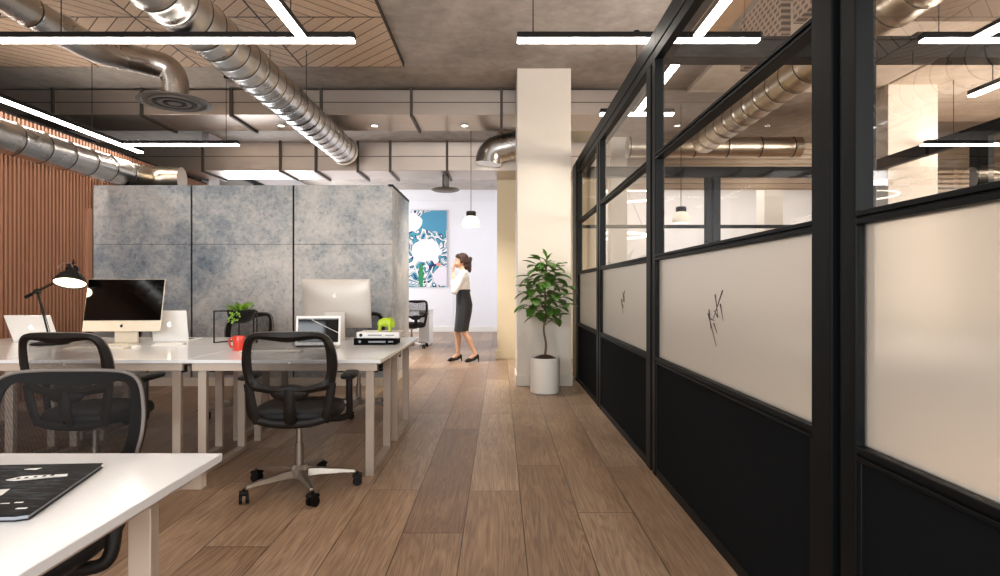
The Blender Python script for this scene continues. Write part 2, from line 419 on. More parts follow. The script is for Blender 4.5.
# right hand side of the floor plate
struct(MB().box(XR, XR+.15, YF, YB, 0, CEIL).build('wall_right', M['plaster']))
struct(MB().box(.1, XR, 14.6, 14.8, 0, CEIL).build('wall_rear_right', M['wall']))
# wall behind the camera with its three window openings
wf = MB(); yy0, yy1 = YF-.15, YF
wf.box(XL-.1, XR, yy0, yy1, 0, .75).box(XL-2.5, XR, yy0, yy1, 3.3, CEIL)
wins = [(-4.6, -2.0), (-1.5, 1.1), (1.6, 4.2), (5.0, 8.4)]
xs = [XL-.1] + [q for a in wins for q in a] + [XR]
for i in range(0, len(xs), 2): wf.box(xs[i], xs[i+1], yy0, yy1, .75, 3.3)
struct(wf.build('wall_front', M['wall']))
for i, (a, c) in enumerate(wins):
    f = MB().box(a, c, yy0+.04, yy0+.1, .75, .82).box(a, c, yy0+.04, yy0+.1, 3.23, 3.3)
    for q in (a, (a+c)/2-.03, c-.06): f.box(q, q+.06, yy0+.04, yy0+.1, .82, 3.23)
    struct(f.build('window_%d' % (i+1), M['part_frame']))
# timber chevron raft under the concrete, cork raft over the glazed room
tag(MB().box(XL-2.2, -1.13, .5, 7.09, 3.80, 3.858).build('ceiling_raft', M['timber']), 'tan chevron-grooved acoustic ceiling panel above the desks', 'ceiling panel')
tag(MB().box(1.8, 2.3, .5, 6.95, 3.80, 3.858).build('ceiling_raft', M['cork']), 'small tan cork ceiling panel above the glazed room', 'ceiling panel')
tag(MB().box(2.5, 4.95, 5.6, 8.0, 3.80, 3.858).build('ceiling_soffit', M['plaster']), 'pale plaster ceiling panel over the back of the glazed room', 'ceiling panel')
tag(MB().box(5.0, XR-.2, 5.4, 9.4, 3.80, 3.858).build('ceiling_soffit', M['plaster']), 'mottled plaster ceiling panel beyond the far glass wall', 'ceiling panel')
tag(MB().box(2.95, XR-.3, 2.2, 5.2, 3.5, 3.858).build('bulkhead', M['brownwood']), 'dark brown timber bulkhead under the ceiling at upper right', 'bulkhead')

# ------------------------------------------------------------------ concrete-look pod behind the desks
pod = thing('panelled_pod', (-3.1, 7.95, 0), 0, 'blue-grey concrete-look panelled block standing behind the desks', 'partition block')
PX0, PX1, PY0, PY1, PZ = -4.96, -1.31, 7.3, 8.62, 2.44
def P(mb, name, mat, parent, **k):
    o = mb.build(name, mat, parent, **k); o.matrix_parent_inverse = Matrix.Translation(parent.location).inverted() if parent.rotation_euler.z == 0 else parent.matrix_basis.inverted(); return o
P(MB().box(PX0+.02, PX1-.02, PY0+.02, PY1-.02, 0, PZ-.02), 'core', M['slatback'], pod)
cuts = [PX0, -3.755, -2.515, PX1]
for i in range(3):
    a, c = cuts[i]+.012, cuts[i+1]-.012
    P(MB().box(a, c if i < 2 else PX1, PY0, PY0+.03, .10, 1.72).box(a, c if i < 2 else PX1, PY0, PY0+.03, 1.724, PZ), 'panel', M['panel'], pod, bevel=.002)
P(MB().box(PX1-.03, PX1, PY0+.031, PY1, .10, PZ-.02), 'side_panel', M['panel'], pod, bevel=.002)
P(MB().box(PX1-.05, PX1+.006, PY0+.0, PY1, PZ-.018, PZ+.012).box(PX0, PX1-.05, PY0+.04, PY1, PZ-.018, PZ+.005), 'top_cap', M['part_frame'], pod)
P(MB().box(PX0, PX1+.005, PY0-.012, PY0+.03, 0, .1).box(PX1-.03, PX1+.005, PY0+.03, PY1, 0, .1), 'plinth', M['skirt'], pod)
# timber door-edge trim where slats meet the pod
struct(MB().box(XL+.006, XL+.05, 7.2, 7.29, 0, 2.15).build('trim_2', M['slat'], bevel=.003))

# ------------------------------------------------------------------ glazed partition, bay by bay
PXF = .98
def bay(y0, y1, label, decal=None, post_near=True):
    """y0 near edge of the near post, y1 near edge of the next post"""
    root = thing('glazed_partition_bay', (PXF, y0, 0), 0, label, 'glass partition', 'bays of the black framed glass partition')
    X0, X1, XG = PXF, PXF+.06, PXF+.026
    fr = M['part_frame']
    yp = y0+.235
    post = MB().box(X0, X1, y0+.0, y0+.075, 0, 2.64).box(X0+.02, X1-.005, y0+.075, y0+.12, 0, 2.64).box(X0, X1, y0+.12, y0+.235, 0, 2.64)
    P(post, 'post', fr, root, bevel=.004)
    P(MB().box(X0, X1+.04, y0, y1, 2.64, 2.70).box(X0+.008, X1+.03, y0, y1, 2.70, 2.715).box(X0, X1+.04, y0, y1, 2.715, 2.83), 'top_rail', fr, root, bevel=.003)
    P(MB().box(X0, X1, yp, y1, 2.005, 2.018).box(X0+.008, X1-.008, yp, y1, 2.018, 2.027).box(X0, X1, yp, y1, 2.027, 2.042), 'transom', fr, root, bevel=.002)
    P(MB().box(X0, X1, yp, y1, 1.365, 1.38).box(X0+.008, X1-.008, yp, y1, 1.38, 1.387).box(X0, X1, yp, y1, 1.387, 1.402), 'middle_rail', fr, root, bevel=.002)
    P(MB().box(X0, X1, yp, y1, .715, .728).box(X0+.008, X1-.008, yp, y1, .728, .737).box(X0, X1, yp, y1, .737, .755), 'low_rail', fr, root, bevel=.002)
    P(MB().box(X0+.004, X1-.004, yp, y1, 0, .055).box(X0+.004, X1-.004, yp, yp+.02, .055, .715).box(X0+.004, X1-.004, y1-.02, y1, .055, .715), 'bottom_frame', fr, root, bevel=.002)
    P(MB().box(X0+.014, X1-.014, yp+.02, y1-.02, .055, .715), 'lower_panel', M['feltpanel'], root)
    fp = P(MB().box(XG, XG+.008, yp, y1, .755, 1.365), 'frosted_pane', M['frost'], root)
    for (z0, z1) in ((1.402, 2.005), (2.042, 2.64)):
        P(MB().quad((XG, yp, z0), (XG, y1, z0), (XG, y1, z1), (XG, yp, z1)), 'clear_pane', M['glass'], root)
    if decal:
        yc, zc, s = decal
        d = MB()
        strokes = [((-.16, .20), (.05, -.02)), ((.0, .17), (-.06, .0)), ((-.06, .0), (.03, .05)), ((-.11, .10), (-.17, -.02)),
                   ((.16, .02), (-.02, -.22)), ((.10, -.02), (.02, -.03)), ((.14, .05), (.10, -.1)), ((.03, -.05), (-.04, -.12))]
        for (a, b_), (c_, e_) in strokes:
            d.tube([(XG-.0015, yc+a*s*.95, zc+b_*s), (XG-.0015, yc+c_*s*.95, zc+e_*s)], [.0036, .0012], 6)
        P(d, 'manifestation_mark', M['navy'], fp)
    return root
bay(-.45, 1.655, 'nearest black framed glass partition bay, at the right edge')
bay(1.655, 3.79, 'wide black framed partition bay with the larger dark mark on its frosted pane', (2.8, 1.055, .62))
bay(3.79, 5.87, 'black framed partition bay with the faint smaller mark on its frosted pane', (4.9, 1.08, .44))
bay(5.87, 7.56, 'farthest narrow black framed partition bay, beside the potted fig')
endp = thing('partition_end_post', (PXF, 7.56, 0), 0, 'black steel end post of the glass partition against the column', 'post')
P(MB().box(PXF, PXF+.06, 7.56, 7.635, 0, 2.83).box(PXF+.015, PXF+.055, 7.635, 7.68, 0, 2.83).box(PXF, PXF+.06, 7.68, 8.1, 0, 2.83), 'post', M['part_frame'], endp, bevel=.004)

def xwall(name, label, y, x0, x1, posts):
    r = thing(name, ((x0+x1)/2, y, 0), 0, label, 'glass partition')
    P(MB().box(x0, x1, y, y+.08, 2.69, 2.83), 'top_rail', M['part_frame'], r, bevel=.004)
    P(MB().box(x0, x1, y+.01, y+.06, 2.0, 2.045), 'transom', M['part_frame'], r, bevel=.003)
    P(MB().box(x0, x1, y+.01, y+.06, .72, .76), 'low_rail', M['part_frame'], r, bevel=.003)
    for px in posts: P(MB().box(px, px+.06, y, y+.08, 0, 2.69).box(px+.06, px+.1, y+.02, y+.06, 0, 2.69).box(px+.1, px+.2, y, y+.08, 0, 2.69), 'post', M['part_frame'], r, bevel=.004)
    P(MB().quad((x0, y+.035, .76), (x1, y+.035, .76), (x1, y+.035, 2.69), (x0, y+.035, 2.69)), 'clear_pane', M['glass'], r)
    P(MB().box(x0, x1, y+.02, y+.05, .0, .72), 'lower_panel', M['feltpanel'], r)
    return r
xwall('rear_glazed_partition', 'black framed glass wall at the back of the glazed room', 8.1, 1.05, 4.8, (2.78,))
# glazed wall on the far side of the room
r = thing('side_glazed_partition', (4.8, 4, 0), 0, 'black framed glass wall on the far right side of the glazed room', 'glass partition')
P(MB().box(4.8, 4.88, -.4, 8.1, 2.69, 2.83), 'top_rail', M['part_frame'], r, bevel=.004)
P(MB().box(4.8, 4.86, -.4, 8.1, .72, .76), 'low_rail', M['part_frame'], r, bevel=.003)
for py in (5.9, 3.8, 1.7, 7.9): P(MB().box(4.8, 4.86, py, py+.1, 0, 2.69).box(4.82, 4.85, py+.1, py+.14, 0, 2.69).box(4.8, 4.86, py+.14, py+.24, 0, 2.69), 'post', M['part_frame'], r, bevel=.004)
P(MB().quad((4.83, -.4, .76), (4.83, 8.1, .76), (4.83, 8.1, 2.69), (4.83, -.4, 2.69)), 'clear_pane', M['glass'], r)
P(MB().box(4.815, 4.845, -.4, 8.1, 0, .72), 'lower_panel', M['feltpanel'], r)
tag(MB().box(1.08, 4.8, 3.9, 4.04, 2.69, 2.705).box(1.08, 4.8, 3.93, 4.01, 2.705, 2.815).box(1.08, 4.8, 3.9, 4.04, 2.815, 2.83).build('tie_beam', M['part_frame'], bevel=.003), 'dark steel beam spanning the glazed room overhead', 'beam')

# ------------------------------------------------------------------ ceiling services
def ribbed(path, R, pitch, rib=.007, n=36, step=None):
    """one spiral duct: tube along path with raised seam rings"""
    mb = MB(); pts = resample(path, .02); d = 0; rs = []
    for i, p in enumerate(pts):
        if i: d += (pts[i]-pts[i-1]).length
        ph = d % pitch
        rs.append(R + (rib if ph < .045 else 0))
    mb.tube(pts, rs, n); d = 0
    for i in range(1, len(pts)):
        d += (pts[i]-pts[i-1]).length
        if .022 < (d % pitch) < .042:
            for j in range(n): mb.mi[(i-1)*n+j] = 1
    return mb
# spiral duct over the aisle side of the desks
r = thing('spiral_duct', (-2.33, 4, 3.24), 0, 'ribbed silver spiral duct crossing above the red mug side of the desks', 'air duct')
P(ribbed([(-2.33, -1.5, 3.24), (-2.33, 8.9, 3.24)], .19, .22), 'duct_pipe', [M['galv'], M['seam']], r)
P(MB().lathe([(.192, 0), (.212, .0), (.215, .05), (.2, .11), (.16, .16), (.1, .19), (.05, .2), (.002, .203)], n=36), 'end_cap', M['galv_warm'], r).matrix_parent_inverse = Matrix()
r.children[-1].matrix_local = Matrix.Translation((0, 4.9, 0)) @ Matrix.Rotation(-PI/2, 4, 'X')
for yy in (3.2, 6.6):
    for sx in (-.2, .2): P(MB().cyl((-2.33+sx, yy, 3.24), (-2.33+sx, yy, CEIL-.001), .005, n=6), 'hanger', M['galv_dark'], r)
# supply duct with round diffuser
r = thing('elbow_duct', (-3.58, 3, 3.29), 0, 'silver supply duct bending down to a round ceiling diffuser', 'air duct')
bend = catmull([(-3.8, 5.2, 3.42), (-3.8, 5.35, 3.42), (-3.73, 5.62, 3.41), (-3.52, 5.92, 3.43), (-3.35, 6.03, 3.4), (-3.28, 6.05, 3.28), (-3.28, 6.05, 3.09)], 8)
P(ribbed([(-3.8, -1.5, 3.42), (-3.8, 5.22, 3.42)], .122, .42), 'duct_pipe', [M['galv'], M['seam']], r)
P(MB().tube(bend, .126, 32).tube([(-3.8, 5.18, 3.42), (-3.8, 5.24, 3.42)], .135, 32), 'elbow', M['galv'], r)
dif = P(MB().lathe([(.12, .06), (.13, .03), (.34, .012), (.345, 0), (.30, -.004), (.29, .008), (.24, .008), (.235, -.006), (.21, -.006), (.2, .008), (.16, .008), (.155, -.008), (.12, -.008), (.11, .01), (.07, .01), (.065, -.01), (.002, -.012)], c=(-3.28, 6.05, 3.055), n=40), 'diffuser', plain('grey_diffuser', '6f6a66', .55, .2), r)
P(MB().lathe([(.105, .002), (.1, -.012), (.075, -.012), (.07, .002)], c=(-3.28, 6.05, 3.055), n=32, caps=False).lathe([(.205, .002), (.2, -.0095), (.165, -.0095), (.16, .002)], c=(-3.28, 6.05, 3.055), n=32, caps=False), 'slot_ring', M['black'], r)
# round duct along the slatted wall
r = thing('wall_duct', (-4.6, 4, 2.6), 0, 'large silver round duct running along the timber slat wall', 'air duct')
P(ribbed([(-4.62, -1.5, 2.6), (-4.62, 7.45, 2.6)], .155, .34), 'duct_pipe', [M['galv'], M['seam']], r)
P(MB().tube(catmull([(-4.62, 7.4, 2.6), (-4.62, 7.6, 2.6), (-4.58, 7.78, 2.62), (-4.45, 7.9, 2.63), (-4.2, 7.93, 2.63)], 6), .155, 32), 'elbow', M['galv_warm'], r)
# rectangular ducts
def rect_duct(name, label, x0, x1, y0, y1, z0, z1, seams, mat, hang=True):
    r = thing(name, ((x0+x1)/2, (y0+y1)/2, z0), 0, label, 'air duct')
    P(MB().box(x0, x1, y0, y1, z0, z1), 'duct_body', mat, r, bevel=.004)
    P(MB().box(x0, x1, y0-.004, y0+.002, (z0+z1)/2-.005, (z0+z1)/2+.005), 'crease', M['galv_dark'], r)
    for s in seams:
        P(MB().box(s-.018, s+.018, y0-.03, y0, z0-.03, z1+.02).box(s-.018, s+.018, y0, y1+.03, z0-.03, z0).box(s-.018, s+.018, y1, y1+.03, z0, z1+.02), 'flange', M['galv_dark'], r)
    return r
rect_duct('rectangular_duct', 'front rectangular metal duct crossing the ceiling behind the spiral duct', XL-2.3, 1.7, 8.0, 8.82, 3.5, 3.83, [-5.95, -4.77, -3.58, -2.38, -1.18, .02], M['galv_flat'])
rect_duct('rectangular_duct', 'lower rectangular metal duct running behind the panelled block', XL-2.3, 1.7, 9.3, 10.06, 3.01, 3.45, [], M['galv_flat'])
d2 = bpy.data.objects['rectangular_duct.001'] if 'rectangular_duct.001' in bpy.data.objects else None
for s in (-4.6, -3.4, -2.85, -2.2, -.82+.0, -1.7):
    P(MB().box(s-.018, s+.018, 9.27, 9.3, 2.98, 3.47).box(s-.018, s+.018, 9.3, 10.09, 2.98, 3.01), 'flange', M['galv_dark'], d2)
rect_duct('rectangular_duct', 'rear bright metal duct highest under the ceiling beyond', XL+.02, -.1, 11.0, 11.8, 3.42, 3.8, [-3.4, -2.0, -.9], M['galv_warm'])
d3 = bpy.data.objects['rectangular_duct.002']
for hx in (-4.0, -1.4):
    for hy in (11.1, 11.7): P(MB().box(hx-.02, hx+.02, hy-.003, hy+.003, 3.8, CEIL-.001), 'hanger', M['galv_dark'], d3)
# chrome elbow emerging beside the column
r = thing('elbow_duct', (.1, 9.0, 3.3), 0, 'shiny silver duct elbow emerging beside the plaster column', 'air duct')
P(MB().tube(catmull([(1.0, 9.06, 3.46), (.4, 9.06, 3.38), (.05, 9.06, 3.31), (-.08, 9.06, 3.27), (-.15, 9.06, 3.18), (-.17, 9.06, 3.06)], 8), .2, 36), 'elbow', M['galv'], r)
P(MB().tube([(.36, 9.06, 3.375), (.40, 9.06, 3.38)], .212, 36), 'collar', M['galv'], r)
# duct in the glazed room
r = thing('spiral_duct', (2.92, 5, 3.3), 0, 'pale spiral duct seen through the glass above the glazed room', 'air duct')
P(ribbed([(2.92, 2.0, 3.29), (2.92, 8.6, 3.29)], .17, .3), 'duct_pipe', [M['galv_warm'], M['seam']], r)
P(ribbed([(1.95, 9.2, 3.35), (4.6, 9.2, 3.35)], .15, .5), 'cross_pipe', [M['galv_warm'], M['seam']], r)
# round extract disc under the rear duct
r = thing('ceiling_diffuser', (-.9, 9.7, 2.77), 0, 'round grey ceiling diffuser hanging beyond the block near the pendant', 'diffuser')
P(MB().lathe([(.06, .24), (.06, .05), (.09, .04), (.225, .012), (.23, 0), (.18, -.02), (.08, -.03), (.002, -.03)], c=(-.88, 9.68, 2.77), n=36), 'disc', plain('grey_metal_disc', '77736f', .4, .6), r)

# perforated hanging baffles in the glazed room
def mk_perf():
    t = NT('perforated_baffle'); s = t.xyz(t.world())
    fy = t.math('FRACT', t.math('DIVIDE', s[1], .075)); row = t.math('FLOOR', t.math('DIVIDE', s[2], .05))
    fy = t.math('FRACT', t.math('ADD', t.math('DIVIDE', s[1], .085), t.math('MULTIPLY', t.math('FLOORED_MODULO', row, 2.0), .5)))
    fz = t.math('FRACT', t.math('DIVIDE', s[2], .05))
    h = t.math('MULTIPLY', t.math('LESS_THAN', t.math('ABSOLUTE', t.math('SUBTRACT', fy, .5)), .32), t.math('LESS_THAN', t.math('ABSOLUTE', t.math('SUBTRACT', fz, .5)), .28))
    t.bsdf(t.mix(h, srgb('a8927f'), srgb('4a3b31')), .7, 0, t.math('SUBTRACT', 1.0, h), .01); return t.m
M['perf'] = mk_perf()
for (a, c, lab) in ((4.95, 5.8, 'perforated tan hanging baffle, farther one above the glazed room'), (2.6, 4.75, 'perforated tan hanging baffle, nearer one above the glazed room')):
    tag(MB().box(2.32, 2.4, a, c, 3.28, 3.76).build('ceiling_baffle', M['perf'], bevel=.004), lab, 'baffle', 'perforated baffles')

# linear lamps: black channel, glowing diffuser, wires
def linear(label, segs, wires, up=None, z=2.985, mat='led', wd=.045):
    x0, x1, y0, y1 = segs[0]
    r = thing('linear_pendant_lamp', ((x0+x1)/2, (y0+y1)/2, z), 0, label, 'lamp', 'linear lamps under the ceiling')
    for (x0, x1, y0, y1) in segs:
        P(MB().box(x0, x1, y0, y1, z+.018, z+.06), 'housing', M['ledhouse'], r)
        P(MB().box(x0+.003, x1-.003, y0+.003, y1-.003, z, z+.018), 'diffuser', M[mat], r)
    for (x0, x1, y0, y1) in (segs if up is None else up): P(MB().box(x0+.012, x1-.012, y0+.012, y1-.012, z+.0605, z+.063), 'top_fill', M['top_fill'], r)  # added glowing strip, unseen from below, brightens the ceiling
    for (wx, wy, *zt) in wires:
        ct = (zt or [CEIL])[0]
        P(MB().cyl((wx, wy, z+.06), (wx, wy, ct), .004, n=6).lathe([(.03, -.025), (.03, 0)], c=(wx, wy, ct-.001), n=16), 'suspension_wire', M['ledhouse'], r)
    return r
H = .036
linear('T-shaped linear lamp over the near desks at upper left', [(-4.9, -1.06, 4.375-H, 4.375+H), (-1.462, -1.396, .3, 4.375-H)], [(-1.43, 4.1, 3.8), (-3.2, 4.375, 3.8)], [(-1.85, -1.06, 4.375-H, 4.375+H), (-3.4, -2.8, 4.375-H, 4.375+H), (-1.462, -1.396, .3, 4.375-H)])
linear('linear lamp running over the partition above the aisle with a long branch', [(.124, 1.9, 4.375-H, 4.375+H), (1.386, 1.452, .3, 4.375-H), (1.386, 1.452, 4.375+H, 6.23-H), (1.04, 1.8, 6.23-H, 6.23+H)], [(.24, 4.35), (1.42, 3.9), (1.42, 6.23)])
linear('linear lamp along the timber slat wall with a short branch at its end', [(-4.82, -4.75, 1.5, 8.0), (-4.75, -3.3, 7.53, 7.6)], [(-4.76, 7.0), (-3.45, 7.56), (-4.72, 4.6)])
linear('T-shaped linear lamp high inside the glazed room at right', [(3.02, 4.7, 4.34, 4.41), (3.43, 3.5, 2.0, 4.34)], [(3.2, 4.375, 3.5), (4.5, 4.375, 3.5)])
linear('dark linear lamp end pointing into view at far right', [(4.4, 4.47, 2.2, 5.65)], [(4.435, 5.4), (4.435, 3.2, 3.5)])
linear('thin linear lamp in front of the far right column', [(5.35, 8.2, 7.5, 7.58)], [(5.7, 7.54), (7.5, 7.54)], mat='led')

def mk_shade():
    t = NT('opal_shade'); p = t.n('ShaderNodeBsdfDiffuse'); p.inputs[0].default_value = (.9, .88, .85, 1); l = t.n('ShaderNodeBsdfTranslucent'); l.inputs[0].default_value = (.95, .92, .86, 1)
    mx = t.n('ShaderNodeMixShader'); mx.inputs[0].default_value = .4; t.link(p.outputs[0], mx.inputs[1]); t.link(l.outputs[0], mx.inputs[2]); t.link(mx.outputs[0], t.out.inputs[0]); return t.m
M['shade'] = mk_shade(); M['pbulb'] = emis('pendant_bulb', 'fff8ee', 9)
def pendant(name, label, x, y, z):
    r = thing(name, (x, y, z), 0, label, 'pendant lamp', 'white dome pendants')
    P(MB().lathe([(.132, 0), (.134, .03), (.127, .07), (.108, .115), (.08, .15), (.055, .168), (.05, .162), (.076, .142), (.102, .108), (.121, .066), (.128, .03), (.127, 0)], c=(x, y, z), n=32, caps=False), 'shade', M['shade'], r)
    P(MB().lathe([(.002, .0), (.05, .005), (.075, .02), (.05, .06), (.002, .07)], c=(x, y, z+.03), n=24), 'bulb', M['pbulb'], r)
    P(MB().lathe([(.05, .155), (.075, .165), (.075, .225), (.06, .235), (.01, .24)], c=(x, y, z), n=28), 'cap', M['black'], r)
    P(MB().cyl((x, y, z+.23), (x, y, CEIL), .005, n=8), 'cord', M['copper'], r)
pendant('pendant_lamp', 'white dome pendant lamp hanging above the walking woman', -.44, 9.1, 2.12)
pendant('pendant_lamp', 'white dome pendant lamp seen through the glass partition', 2.64, 8.75, 2.14)
def ring(label, x, y, z, R):
    r = thing('ring_lamp', (x, y, z), 0, label, 'pendant lamp', 'thin white ring lamps')
    P(MB().tube([(x+R*math.cos(a), y+R*math.sin(a), z) for a in (2*PI*i/48 for i in range(48))], .018, 8, closed=True), 'ring', M['led_far'], r)
    for sx in (-R, R): P(MB().cyl((x+sx, y, z), (x, y, CEIL-.004), .003, n=5), 'suspension_wire', M['copper'], r)
ring('thin white ring lamp, lower one behind the glass', 2.2, 11.9, 2.22, .72)
ring('thin white ring lamp, upper one behind the glass', 2.5, 12.2, 3.05, .8)

# pale louvred bulkhead and screens in the far right area
lo = MB()
for i in range(9): lo.box(1.78, 8.9, 11.0, 11.06, 3.02+i*.09, 3.02+i*.09+.05)
lo.box(1.78, 8.9, 11.06, 11.1, 3.0, CEIL-.002)
tag(lo.build('louvred_bulkhead', M['palewood'], smooth=0), 'pale horizontal louvred bulkhead far behind the glazed room', 'louvres')
lo = MB()
for i in range(40): lo.box(5.75, 8.9, 9.6, 9.65, .1+i*.075, .1+i*.075+.045)
for q in (5.8, 7.3, 8.8): lo.box(q, q+.05, 9.65, 9.7, 0, 3.1)
tag(lo.build('louvred_screen', M['palewood'], smooth=0), 'pale slatted timber screen behind the far right column', 'screen')

# ------------------------------------------------------------------ desks
def desk(x1, y0, x0, label, wd=.87):
    """x0..x1 width, y0 front edge"""
    y1 = y0+wd; cx = (x0+x1)/2
    r = thing('office_desk', (cx, y0+wd/2, 0), 0, label, 'desk', 'white desks on beige loop legs')
    P(MB().box(x0+.001, x1-.001, y0+.001, y1-.001, .718, .74), 'desktop', [M['desk']], r, bevel=.002)
    P(MB().box(x0+.03, x1-.03, y0+.025, y0+.05, .668, .717), 'apron', M['edge'], r, bevel=.002)
    P(MB().box(x0+.03, x1-.03, y1-.06, y1-.03, .66, .717), 'apron', M['edge'], r, bevel=.002)
    for (a, c) in ((x0+.055, x0+.108), (x1-.108, x1-.055)):
        P(MB().box(a, c, y0+.052, y0+.087, .035, .68), 'leg', M['leg'], r, bevel=.002)
        P(MB().box(a, c, y1-.245, y1-.21, .035, .68), 'leg', M['leg'], r, bevel=.002)
        P(MB().box(a, c, y0+.052, y1-.21, 0, .034), 'foot_bar', M['leg'], r, bevel=.002)
        P(MB().box(a, c, y0+.052, y1-.062, .681, .717), 'top_bar', M['leg'], r, bevel=.002)
    P(MB().box(x1-.05, x1-.03, y0+.05, y0+.09, .655, .70), 'bracket', M['black'], r)
    return r
SEAM = -1.97
desk(-.745, 3.75, SEAM, 'white desk under the open laptop, aisle end of the front row')
desk(-.745, 4.62, SEAM, 'white desk under the stacked books, aisle end of the rear row')
desk(SEAM, 3.75, SEAM-1.225, 'white desk in the front row left of the seam')
desk(SEAM, 4.62, SEAM-1.225, 'white desk in the rear row under the front facing monitor')
desk(SEAM-1.225, 3.75, SEAM-2.45, 'white desk in the front row at the left edge')
desk(SEAM-1.225, 4.62, SEAM-2.45, 'white desk in the rear row under the black lamp')
desk(-.755, .766, -2.15, 'nearest white desk, lower left corner, carrying the black magazine')
DT = .7405

# ------------------------------------------------------------------ task chair
def yb(z):
    pts = [(.4, -.20), (.5, -.225), (.6, -.235), (.7, -.245), (.85, -.275), (.95, -.305)]
    for (a, b), (c, d) in zip(pts, pts[1:]):
        if z <= c: return b + (d-b)*(z-a)/(c-a)
    return pts[-1][1]
def BK(x, z, off=0): return Vector((x, yb(z) + .45*x*x + off, z))
OUT = [(0,.95),(.10,.95),(.18,.942),(.225,.91),(.25,.84),(.257,.76),(.247,.69),(.228,.63),(.15,.612),(.07,.60),(0,.596)]
INN = [(0,.893),(.10,.905),(.16,.91),(.188,.89),(.20,.84),(.203,.76),(.198,.71),(.178,.672),(.12,.650),(.06,.642),(0,.64)]
def mirror(h): return h + [(-x, z) for x, z in reversed(h[1:-1])]
def smooth2(h): return [(p.x, p.z) for p in catmull([(x, 0, z) for x, z in mirror(h)], 4, True)]
def make_chair(label):
    r = thing('task_chair', (0,0,0), 0, label, 'office chair', 'black mesh task chairs')
    o2, i2 = smooth2(OUT), smooth2(INN); T = .012
    mid = [((a[0]+b[0])/2, (a[1]+b[1])/2) for a, b in zip(o2, i2)]
    loops = []
    for (a, b, m) in zip(o2, i2, mid):
        loops.append([BK(*a, -T*.3), BK(*m, -T*1.5), BK(*b, -T*.3), BK(*b, T*.6), BK(*a, T*.6)])
    MB().rings(loops, True, False, True).build('back_frame', M['frame_black'], r, 50)
    for s in (-1, 1):
        pts = catmull([BK(s*.226, .66), BK(s*.214, .57), BK(s*.197, .49), BK(s*.18, .435)], 5)
        MB().tube(pts, .026, 10, flat=.42, up=(0, 1, 0)).build('side_stay', M['frame_black'], r)
    MB().tube(catmull([BK(-.185, .45), BK(-.1, .43), BK(0, .425), BK(.1, .43), BK(.185, .45)], 5), .022, 10, flat=.5, up=(0,1,0)).tube(
        catmull([BK(0, .63, -.004), BK(0, .5, -.012), (0, -.2, .43), (0, -.12, .405), (0, .0, .40)], 5), .034, 10, flat=.5, up=(0,1,0)).build('spine', M['frame_black'], r)
    # cross rails joining stays and spine
    c = BK(0, .607, .004)
    MB().ell(c, (.105, .022, .048)).build('lumbar_pad', M['frame_black'], r)
    mesh = MB(); ctr = (0, .775); loops = []
    for k in (.975, .8, .6, .4, .2, .02): loops.append([BK(ctr[0]+(x-ctr[0])*k, ctr[1]+(z-ctr[1])*k, .014) for x, z in o2])
    mesh.rings(loops, True, False).build('back_mesh', M['mesh'], r)
    MB().tube([BK(x*.985, ctr[1]+(z-ctr[1])*.985, .013) for x, z in o2], .006, 8, closed=True).build('rim', plain('grey_rim', '57504b', .5) if 'rim' not in M else M['rim'], r)
    # seat: rounded cushion
    st = MB(); loops = []
    def sq(cx, cy, a, b, z, n=40, e=3.2):
        out = []
        for j in range(n):
            t = 2*PI*j/n; ct, sn = math.cos(t), math.sin(t)
            out.append((cx+a*math.copysign(abs(ct)**(2/e), ct), cy+b*math.copysign(abs(sn)**(2/e), sn), z))
        return out
    for (a, z) in ((.6, .425), (.93, .43), (1.0, .45), (1.0, .47), (.96, .492), (.86, .502), (.5, .498), (.1, .494)):
        loops.append(sq(0, .04, .25*a, .245*a, z))
    st.rings(loops).build('seat', M['fabric'], r, 60)
    MB().box(-.09, .09, -.08, .13, .375, .424).box(.09, .17, -.03, .0, .39, .41).box(-.17, -.09, .03, .06, .39, .41).build('tilt_mechanism', M['steel'], r, bevel=.008)
    MB().cyl((0,0,.375), (0,0,.26), .018, n=20).cyl((0,0,.27), (0,0,.085), .026, n=20).lathe([(.055, .075), (.058, .12), (.035, .145), (.02, .147)], n=24).build('gas_column', M['steel'], r)
    for k in range(5):
        a = PI/2 - .2 + k*2*PI/5; d = Vector((math.cos(a), math.sin(a), 0)); w = Vector((-d.y, d.x, 0))
        loops = []
        for (q, wd, z0, z1) in ((.03, .028, .075, .125), (.12, .026, .082, .122), (.24, .021, .082, .108), (.325, .017, .078, .096)):
            loops.append([d*q+w*wd+Vector((0,0,z0)), d*q-w*wd+Vector((0,0,z0)), d*q-w*wd*.6+Vector((0,0,z1)), d*q+w*wd*.6+Vector((0,0,z1))])
        MB().rings(loops).build('base_arm', M['steel'], r, bevel=.004)
        c = d*.335; cm = MB()
        ax = Matrix.Rotation(a+.7+k, 3, 'Z') @ Vector((1,0,0))
        cm.cyl(c+Vector((0,0,.05)), c+Vector((0,0,.082)), .008, n=8)
        cm.tube([c+ax*-.024+Vector((0,0,.058)), c+ax*.024+Vector((0,0,.058))], [.03, .03], 14, flat=.5, up=(0,0,1))
        co = cm.build('caster', M['black'], r)
        for s in (-1, 1): MB().cyl(c+ax*s*.008+Vector((0,0,.0275)), c+ax*s*.026+Vector((0,0,.0275)), .0275, n=18).build('wheel', M['black'], co)
